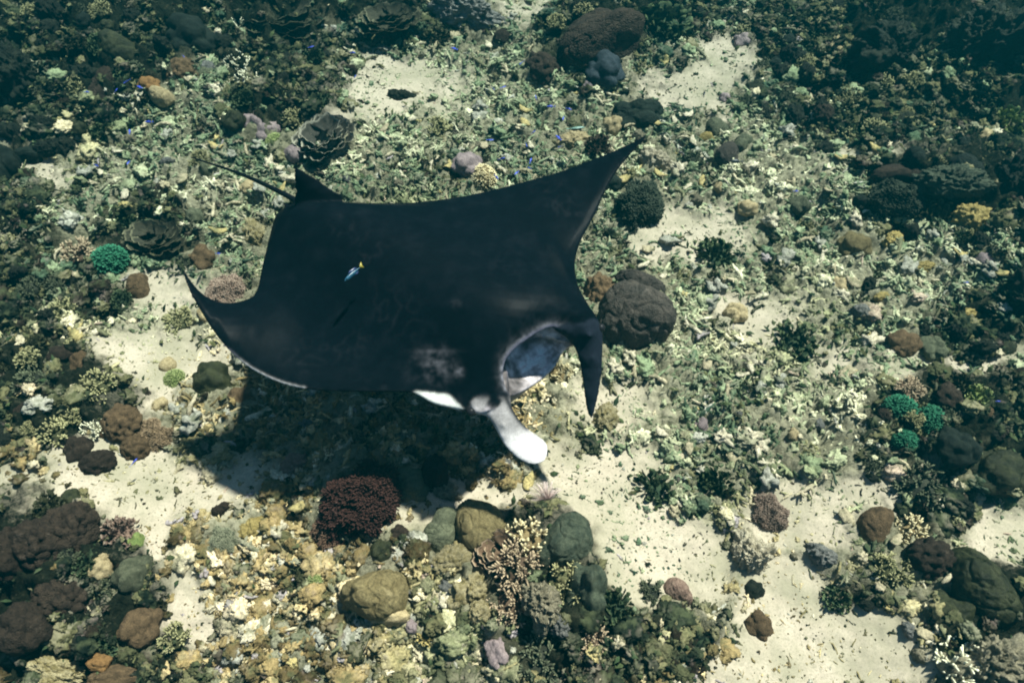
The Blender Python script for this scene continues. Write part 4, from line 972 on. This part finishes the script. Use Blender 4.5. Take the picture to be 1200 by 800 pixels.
mouth_set = set(range(nm0, nm0+nmL-1))
for i in range(nB):
    j = (i+1) % nB
    if i not in mouth_set: F.append([i, j, j+n0, i+n0]); R.append(RIM if 15 < i < 60 else BOT)
HEAD = np.array([.70, -.71, 0.0]); inn = -HEAD
s_ = np.linspace(0, 1, nmL); wgt = np.sin(np.pi*s_)[:, None]**.6; cen = (U3+L3).mean(0)/2
rows_ = [U3, U3+HEAD*.012*wgt-np.array([0, 0, .022])*wgt, U3+inn*.01*wgt-np.array([0, 0, .05])*wgt, U3+inn*.12*wgt-np.array([0, 0, .055])*wgt,
        cen+(U3-cen)*.55+inn*(.12+.18*wgt), cen+((U3+L3)/2-cen)*.35+inn*(.16+.22*wgt)-np.array([0, 0, .01]), cen+(L3-cen)*.55+inn*(.12+.16*wgt)+np.array([0, 0, .03]),
        L3+inn*.13*wgt+np.array([0, 0, .012])*wgt, L3+inn*.05*wgt+np.array([0, 0, .012])*wgt, L3+inn*.02*wgt+np.array([0, 0, .026])*wgt, L3]
rows = rows_[:3]
for k in range(2, 9):                     # finer rows through the gullet
    q0, q1, q2, q3 = rows_[k-1], rows_[k], rows_[k+1], rows_[min(k+2, 10)]
    for t in (.25, .5, .75, 1.0) if k < 8 else (.5, 1.0): rows.append(.5*((2*q1)+(-q0+q2)*t+(2*q0-5*q1+4*q2-q3)*t*t+(-q0+3*q1-3*q2+q3)*t**3))
rows.append(rows_[10])
base_i = len(V); V = np.vstack([V]+rows[1:-1]+[L3+np.array([0, 0, .003])]); nr = len(rows)
rid = [np.arange(nm0, nm0+nmL) % nB] + [base_i+k*nmL+np.arange(nmL) for k in range(nr-2)] + [base_i+(nr-2)*nmL+np.arange(nmL)] + [(np.arange(nm0, nm0+nmL) % nB)+n0]
for k in range(len(rid)-1):
    for j in range(nmL-1):
        F.append([rid[k][j], rid[k][j+1], rid[k+1][j+1], rid[k+1][j]]); R.append(RIM if k < 2 else (LOBE_D if k >= len(rid)-2 else MOUTH))
for j, e in ((0, 1), (nmL-1, -1)):         # close the corners of the mouth
    loop = [r_[j] for r_ in rid]; loop = loop[::-1] if j == 0 else loop
    F.append(loop); R.append(RIM)
sh.add(V, F, R)
def fin(outline, reg, th, spacing=5.0, inner=(), axis=(0, 0, 1.0)):
    b = catmull(outline, spacing, True); p_, t_, f_, n_ = sheet(b, spacing, inner)
    z_ = f_(np.concatenate([b[:, 2], [i[2] for i in inner]])) if len(inner) else f_(b[:, 2])
    dd = polydist(b[:, :2], p_); pr = np.sqrt(np.clip(1-(1-np.clip(dd/14, 0, 1))**2, 0, 1))
    hlf = .007+th*pr; m_ = at_z(p_[:, 0], p_[:, 1], z_); ax = np.array(axis); ax = ax/np.linalg.norm(ax)
    v_ = np.vstack([m_+ax*hlf[:, None], m_-ax*hlf[:, None]]); k = len(p_)
    f = [list(x) for x in t_]+[[a+k, c+k, b_+k] for a, b_, c in t_]+[[i, (i+1) % n_, (i+1) % n_+k, i+k] for i in range(n_)]
    sh.add(v_, f, reg)
# pale head fin hanging forward, dark head fin curling down, back fin, pelvic lobe
fin([(553, 470, .98), (556, 484, .93), (570, 488, .89), (581, 503, .82), (591, 521, .76), (603, 534, .71), (616, 542, .68), (628, 544, .66), (638, 540, .65), (642, 530, .66), (641, 520, .68), (632, 511, .72), (619, 502, .77), (608, 490, .83), (600, 476, .89), (596, 460, .95), (575, 458, 1.0)],
    LOBE_W, .016, 5, [(617, 522, .725), (590, 498, .85)], (-.25, -.55, 1))
fin([(648, 384, 1.11), (668, 378, 1.1), (690, 372, 1.07), (702, 378, 1.02), (706, 392, .97), (706, 412, .90), (705, 434, .82), (702, 457, .74), (698, 476, .67), (693, 491, .62), (688, 480, .65), (685, 462, .72), (682, 440, .80), (678, 420, .88), (672, 405, .94), (662, 395, 1.02)],
    LOBE_D, .02, 5, [(692, 420, .90), (688, 395, 1.02)], (.5, -.4, 1))
fin([(402, 232, 1.24), (386, 221, 1.30), (370, 209, 1.37), (356, 201, 1.43), (345, 195, 1.47), (345, 208, 1.41), (346, 224, 1.32), (346, 240, 1.22), (360, 250, 1.17), (385, 250, 1.17)], FIN, .014, 5, (), (-.7, -.7, .3))
fin([(352, 246, 1.14), (342, 238, 1.13), (331, 238, 1.12), (334, 243, 1.12), (344, 248, 1.13)], FIN, .006, 4)
pt = catmull([(372, 250, 1.17), (352, 238, 1.17), (336, 229, 1.16), (318, 220, 1.15), (292, 208, 1.12), (266, 198, 1.10), (244, 191, 1.08), (224, 184, 1.06)], 6, False)
tv, tt, tq, _ = tube(at_z(pt[:, 0], pt[:, 1], pt[:, 2]), np.interp(np.linspace(0, 1, len(pt)), [0, .2, 1], [.035, .020, .008]), 8)
sh.add(tv, [list(f) for f in tt]+[list(f) for f in tq], FIN)
V0 = np.concatenate(sh.V); R0 = np.array(sh.R)
raw = bpy.data.meshes.new('manta_raw'); raw.from_pydata(V0.tolist(), [], sh.F); raw.validate()
bm = bmesh.new(); bm.from_mesh(raw); bmesh.ops.recalc_face_normals(bm, faces=bm.faces); bm.to_mesh(raw); bm.free()
tmp = bpy.data.objects.new('manta_raw', raw); COL.objects.link(tmp)
md = tmp.modifiers.new('r', 'REMESH'); md.mode = 'VOXEL'; md.voxel_size = .0075
bpy.context.view_layer.update()
me = bpy.data.meshes.new_from_object(tmp.evaluated_get(bpy.context.evaluated_depsgraph_get()))
bpy.data.objects.remove(tmp)
nv = len(me.vertices); co = np.empty(nv*3, np.float32); me.vertices.foreach_get('co', co); co = co.reshape(-1, 3).astype(float)
ed = np.empty(len(me.edges)*2, np.int32); me.edges.foreach_get('vertices', ed); ed = ed.reshape(-1, 2); deg = np.bincount(ed.ravel(), minlength=nv)[:, None]
def avg(a):
    s = np.zeros_like(a)
    for c in range(a.shape[1]): s[:, c] = np.bincount(ed[:, 0], a[ed[:, 1], c], nv)+np.bincount(ed[:, 1], a[ed[:, 0], c], nv)
    return s/np.maximum(deg, 1)
for k in range(8): co = co+.55*(avg(co)-co); co = co-.50*(avg(co)-co) if k % 2 else co
tree = BVHTree.FromPolygons([Vector(v) for v in V0], sh.F)
reg = np.array([R0[tree.find_nearest(Vector(c))[2]] for c in co])
mm = (reg == MOUTH).astype(float)[:, None]
for _ in range(3): mm = np.minimum(mm, avg(mm))
for _ in range(22): co = co+.6*mm*(avg(co)-co)
me.vertices.foreach_set('co', co.astype(np.float32).ravel()); me.update()
SKIN = np.array([(.0016, .0030, .0048), (.62, .60, .60), (.10, .105, .15), (.10, .10, .14), (.60, .57, .57), (.010, .013, .020), (.0035, .0045, .0065)])
skin = SKIN[reg]
uu, vv, _ = project(co)
nz = fbm(co*9, 4, .6); nz2 = fbm(co*40, 3, .6)
topm = (reg == TOP)
def soft(cx, cy, rx, ry): return np.exp(-((uu-cx)/rx)**2-((vv-cy)/ry)**2)
scr = np.clip(np.abs(pnoise(co*np.array([14, 14, 6])+3))*-14+1, 0, 1)*sstep(.1, .5, pnoise(co*3+9))
pale = .085*soft(511, 428, 20, 17)*np.clip(.35+1.2*nz+.9*nz2, 0, 2)*.6+.16*soft(538, 436, 4, 6)*np.clip(.6+nz2, 0, 2)+.02*soft(534, 356, 5, 4)*np.clip(.5+nz2, 0, 2)+.03*soft(512, 411, 20, 1.6)+.007*scr+.0012*np.clip(nz, 0, 1)
dl_ = polydist(a2[:, :2], np.stack([uu, vv], -1), False); lip = (np.exp(-(dl_/2.6)**2)+.3*np.exp(-(dl_/7)**2))*np.clip(.65+.9*nz2, 0, 1.5)
pale += .15*lip
skin = skin+np.where(topm, pale, 0)[:, None]*np.array([1, .98, 1.1])
bx = polydist(np.array([(268, 411), (290, 430), (320, 446), (352, 455)], float), np.stack([uu, vv], -1), False)
skin = skin+np.where(reg <= RIM, .05*np.exp(-(bx/1.6)**2), 0)[:, None]
dB = polydist(B[:, :2], np.stack([uu, vv], -1)); kk = np.where((reg == BOT) | ((reg == RIM) & (dl_ > 8)), np.exp(-(dB/7)**2)*(bx > 5), 0)[:, None]
skin = skin*(1-kk)+SKIN[TOP]*kk
# white cheek below the head's edge, pale knob at the root of the hanging fin, dark root of that fin
chk = inside(np.array([(484, 458), (526, 462), (543, 479), (520, 486), (500, 476)], float), np.stack([uu, vv], -1))
skin = np.where((chk & (reg != LOBE_W))[:, None], np.array([.55, .55, .52]), skin)
inm = inside(np.array([(590, 462), (595, 440), (625, 412), (655, 400), (664, 412), (650, 432), (600, 466)], float), np.stack([uu, vv], -1))
fl = np.exp(-(seg(np.stack([uu, vv], -1), (612, 434), (648, 413))/8)**2); rib = .75+.35*np.sin((uu*.55+vv*.85)*.9)  # sunlit patch on the mouth floor painted paler, with ribs across it
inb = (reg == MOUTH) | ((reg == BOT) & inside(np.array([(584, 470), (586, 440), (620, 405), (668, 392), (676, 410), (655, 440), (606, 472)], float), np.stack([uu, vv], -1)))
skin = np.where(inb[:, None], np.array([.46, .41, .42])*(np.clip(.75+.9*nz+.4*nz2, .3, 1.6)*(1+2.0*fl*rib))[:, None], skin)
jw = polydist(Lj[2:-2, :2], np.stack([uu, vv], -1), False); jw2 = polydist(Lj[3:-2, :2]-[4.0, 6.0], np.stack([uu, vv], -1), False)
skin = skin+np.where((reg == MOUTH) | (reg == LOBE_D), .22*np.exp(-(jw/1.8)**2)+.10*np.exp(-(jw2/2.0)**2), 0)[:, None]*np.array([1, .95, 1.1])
cr = np.exp(-((uu-601)/14)**2-((vv-453)/14)**2); cr = np.where(inb | (reg == RIM) | (reg == LOBE_D), cr, 0)[:, None]; skin = skin*(1-.85*np.clip(cr*1.4, 0, 1))  # skin colour darkened in the mouth corner to offset direct sun
knob = soft(568, 481, 12, 5)
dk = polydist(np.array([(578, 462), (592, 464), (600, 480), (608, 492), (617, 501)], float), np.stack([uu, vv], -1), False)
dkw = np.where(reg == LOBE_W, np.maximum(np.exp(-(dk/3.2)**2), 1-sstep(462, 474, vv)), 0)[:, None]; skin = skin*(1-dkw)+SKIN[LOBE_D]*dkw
lw = (reg == LOBE_W); skin = np.where(lw[:, None], skin*(.42+.58*sstep(492, 524, vv-.25*(uu-600)))[:, None], skin)  # shade of the body painted as grey toward the fin's root
skin = skin+(.35*knob*np.clip(.8+nz2, 0, 2))[:, None]*np.array([1, .9, .95])
for _ in range(4): skin = .5*skin+.5*avg(skin)
skin = np.clip(skin*(1+.12*nz+.10*nz2)[:, None], .001, .85)
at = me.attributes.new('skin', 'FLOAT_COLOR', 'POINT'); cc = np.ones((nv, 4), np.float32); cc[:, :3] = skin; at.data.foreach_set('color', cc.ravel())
def skin_mat():
    m, nt, nn, ll, p = nodes('manta_skin')
    a = N(nt, 'ShaderNodeAttribute', attribute_name='skin'); tc = N(nt, 'ShaderNodeTexCoord')
    n = N(nt, 'ShaderNodeTexNoise', i_Scale=90.0, i_Detail=3.0); ll.new(tc.outputs['Object'], n.inputs['Vector'])
    c = mixc(nt, .5, a.outputs['Color'], ramp(nt, n.outputs[0], [(.3, .7), (.7, 1.3)]), 'MULTIPLY'); ll.new(c, p.inputs['Base Color'])
    p.inputs['Roughness'].default_value = .38; p.inputs['Specular IOR Level'].default_value = .012
    b = N(nt, 'ShaderNodeBump', i_Strength=.06, i_Distance=.005); ll.new(n.outputs[0], b.inputs['Height']); ll.new(b.outputs[0], p.inputs['Normal'])
    return m
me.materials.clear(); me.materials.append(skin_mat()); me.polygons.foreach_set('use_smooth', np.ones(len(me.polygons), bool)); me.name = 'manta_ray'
manta = link('manta_ray', me); tag(manta, 'large black manta ray gliding over the reef with its mouth wide open', 'manta ray')
me_, nt_, _, _, pp = nodes('eye'); pp.inputs['Base Color'].default_value = (.01, .01, .012, 1); pp.inputs['Roughness'].default_value = .4; pp.inputs['Specular IOR Level'].default_value = .1
ev, ef = ico(3)
for (u_, v_, z_) in ((552, 482, .94), (704, 384, 1.0)):
    link('eye', make_mesh('eye', ev*.026, ef, [me_]), manta, at_z(u_, v_, z_))

# ------------------------------------------------------------------ fish
def flat(name, c, rough=.4):
    m, nt, nn, ll, p = nodes(name); tc = N(nt, 'ShaderNodeTexCoord'); n = N(nt, 'ShaderNodeTexNoise', i_Scale=6.0); ll.new(tc.outputs['Object'], n.inputs['Vector'])
    k = mixc(nt, ramp(nt, n.outputs[0], [(.35, 0.0), (.65, 1.0)]), tuple(x*.7 for x in c), tuple(min(1, x*1.25) for x in c)); ll.new(k, p.inputs['Base Color']); p.inputs['Roughness'].default_value = rough; return m
FM = {'blue': flat('blue_fish_skin', (.035, .06, .42)), 'teal': flat('teal_fish_skin', (.008, .055, .095)), 'grey': flat('grey_green_fish_skin', (.16, .26, .22)), 'black': flat('black_fish_skin', (.006, .008, .010)), 'yellow': flat('yellow_tail', (.22, .19, .03)), 'fin': flat('violet_fin', (.02, .035, .10))}
def fish_body(depth, width):
    xs = np.array([-.5, -.40, -.25, -.05, .15, .32, .44, .5]); hh = np.array([.10, .16, .55, .95, 1.0, .78, .42, .08])*depth/2; n = 10
    th = np.arange(n)*2*np.pi/n; V = np.stack([np.repeat(xs, n), (np.cos(th)[None]*hh[:, None]*width/depth).ravel(), (np.sin(th)[None]*hh[:, None]).ravel()], -1)
    V = np.vstack([V, [[-.51, 0, 0], [.51, 0, 0]]]); Qs = []; k = len(xs)
    for i in range(k-1):
        for j in range(n): Qs.append((i*n+j, (i+1)*n+j, (i+1)*n+(j+1) % n, i*n+(j+1) % n))
    Ts = [(j, (j+1) % n, k*n) for j in range(n)]+[((k-1)*n+(j+1) % n, (k-1)*n+j, k*n+1) for j in range(n)]
    return V, Ts, Qs
def fin_plate(pts, t=.012):
    p_ = np.array([(x, 0, z) for x, z in pts]); n = len(p_); V = np.vstack([p_+[0, t, 0], p_-[0, t, 0]])
    T = [(0, i, i+1) for i in range(1, n-1)]+[(n, n+i+1, n+i) for i in range(1, n-1)]; Q = [(i, i+n, (i+1) % n+n, (i+1) % n) for i in range(n)]
    return V, T, Q
def mesh_of(name, parts, mat):
    mb = MB(); [mb.add(V, T, Q) for V, T, Q in parts]; return mb.build(name, [mat])
TAIL = [(-.47, .05), (-.66, .17), (-.62, 0), (-.66, -.17), (-.47, -.05)]
DORS = [(.22, .12), (.05, .21), (-.25, .17), (-.34, .08), (0, .08)]
ANAL = [(.0, -.12), (-.2, -.19), (-.33, -.08), (-.1, -.07)]
def fish(u, v, z, length_px, head_deg, mats, label, depth=.26, width=.15, roll=0.0):
    p_ = at_z(u, v, z); mpp = float(project(p_)[2])/FPX
    o = link('fish', mesh_of('fish', [fish_body(depth, width)], FM[mats[0]])); a = math.radians(head_deg); L = length_px*mpp/1.15
    o.location = p_; o.scale = (L, L, L); o.rotation_euler = Euler((roll, 0, a)); tag(o, label, 'fish')
    link('tail_fin', mesh_of('tail_fin', [fin_plate(TAIL)], FM[mats[1]]), o); link('dorsal_fin', mesh_of('dorsal_fin', [fin_plate(DORS)], FM[mats[2]]), o); link('anal_fin', mesh_of('anal_fin', [fin_plate(ANAL)], FM[mats[2]]), o)
    for s in (-1, 1):
        pv, pt_, pq = fin_plate([(.2, 0), (.06, .14), (-.02, .10), (.12, -.02)], .006); pv = pv@np.array(Matrix.Rotation(s*1.1, 3, 'X')).T+[0, s*.06, -.02]
        link('pectoral_fin', mesh_of('pectoral_fin', [(pv, pt_, pq)], FM[mats[2]]), o)
        link('eye', make_mesh('eye', ev*.022+np.array([.38, s*.045, .03]), ef, [me_]), o)
    return o
fish(413, 321, 1.37, 30, 232, ('teal', 'yellow', 'fin'), 'slim blue-green wrasse with yellow tail swimming above the manta back', .22, .15, .5)
fish(676, 150, .35, 22, 8, ('grey', 'grey', 'grey'), 'pale grey-green fish above the rubble near the manta wing tip', .34, .16, 1.0)
fish(862, 189, .25, 15, 176, ('black', 'black', 'black'), 'small black fish lying sideways beside the smooth grey domes', .36, .16, .9)
fish(825, 110, .3, 11, 80, ('black', 'black', 'black'), 'tiny black fish over the upper right sand patch', .3, .16, .6)
fish(157, 541, .3, 13, 62, ('blue', 'blue', 'blue'), 'bright blue fish above the left sand patch', .26, .16, .6)
small = mesh_of('damselfish', [fish_body(.28, .17), fin_plate(TAIL), fin_plate(DORS), fin_plate(ANAL)], FM['blue'])
def school(spots, label, group):
    for k, (u_, v_) in enumerate(spots):
        p_, mpp = ground(u_, v_); zz = p_.z+.10+.12*((k*37) % 10)/10; q = at_z(u_, v_, zz); L = (5.5+(k*13) % 4)*mpp
        o = link('damselfish', small, None, q, (.9*((k % 3)-1)+.4, 0, math.radians((k*77) % 360)), (L, L, L)); tag(o, near('tiny bright blue damselfish', u_, v_) if group else label, 'fish', group)
school([(414, 62), (416, 90), (532, 57), (611, 74), (578, 104), (590, 102), (628, 114), (645, 125), (660, 139), (667, 128), (625, 155), (654, 161), (656, 172), (617, 170), (575, 164), (622, 188), (620, 197), (605, 203), (582, 208), (588, 186)],
       'tiny bright blue damselfish over the pale rubble behind the manta', 'blue damselfish behind the manta')
school([(102, 108), (136, 106), (163, 102), (148, 96), (215, 66), (365, 55), (152, 154), (174, 143), (150, 191), (113, 194)], 'tiny bright blue damselfish over the upper left reef', 'blue damselfish on the upper left reef')
school([(256, 297)], 'tiny blue damselfish beside the orange-brown coral near the manta wing tip', None)
school([(933, 224)], 'tiny blue damselfish over the rubble right of the black fish', None)
school([(1133, 331)], 'tiny blue damselfish near the dark rock at the right edge', None)
school([(1170, 470)], 'tiny blue damselfish right of the vivid green corals', None)

# ------------------------------------------------------------------ the water: one closed box of even density round everything
bpy.context.view_layer.update()
hv = np.array([(x_, y_, z_) for x_ in (-90, 90) for y_ in (-90, 90) for z_ in (-2.2, 4.9)], float)
hf = np.array([(0, 1, 3, 2), (4, 6, 7, 5), (0, 4, 5, 1), (2, 3, 7, 6), (0, 2, 6, 4), (1, 5, 7, 3)])
hm = bpy.data.materials.new('sea_water_haze'); hm.use_nodes = True; hn = hm.node_tree.nodes; hn.clear()
ho = hn.new('ShaderNodeOutputMaterial'); vol = hn.new('ShaderNodeVolumePrincipled'); hm.node_tree.links.new(vol.outputs[0], ho.inputs['Volume'])
vol.inputs['Color'].default_value = (.0004, .0175, .0215, 1); vol.inputs['Density'].default_value = .18; vol.inputs['Absorption Color'].default_value = (.255, .43, .445, 1); vol.inputs['Anisotropy'].default_value = .3
hz_o = link('haze', make_mesh('haze', hv, hf, [hm], smooth=False)); tag(hz_o, kind='stuff')
print('tris', sum(len(o.data.loops)-2*len(o.data.polygons) for o in {o.data.name: o for o in S.objects if o.type == 'MESH'}.values()), 'objs', len(S.objects), 'manta', nv)
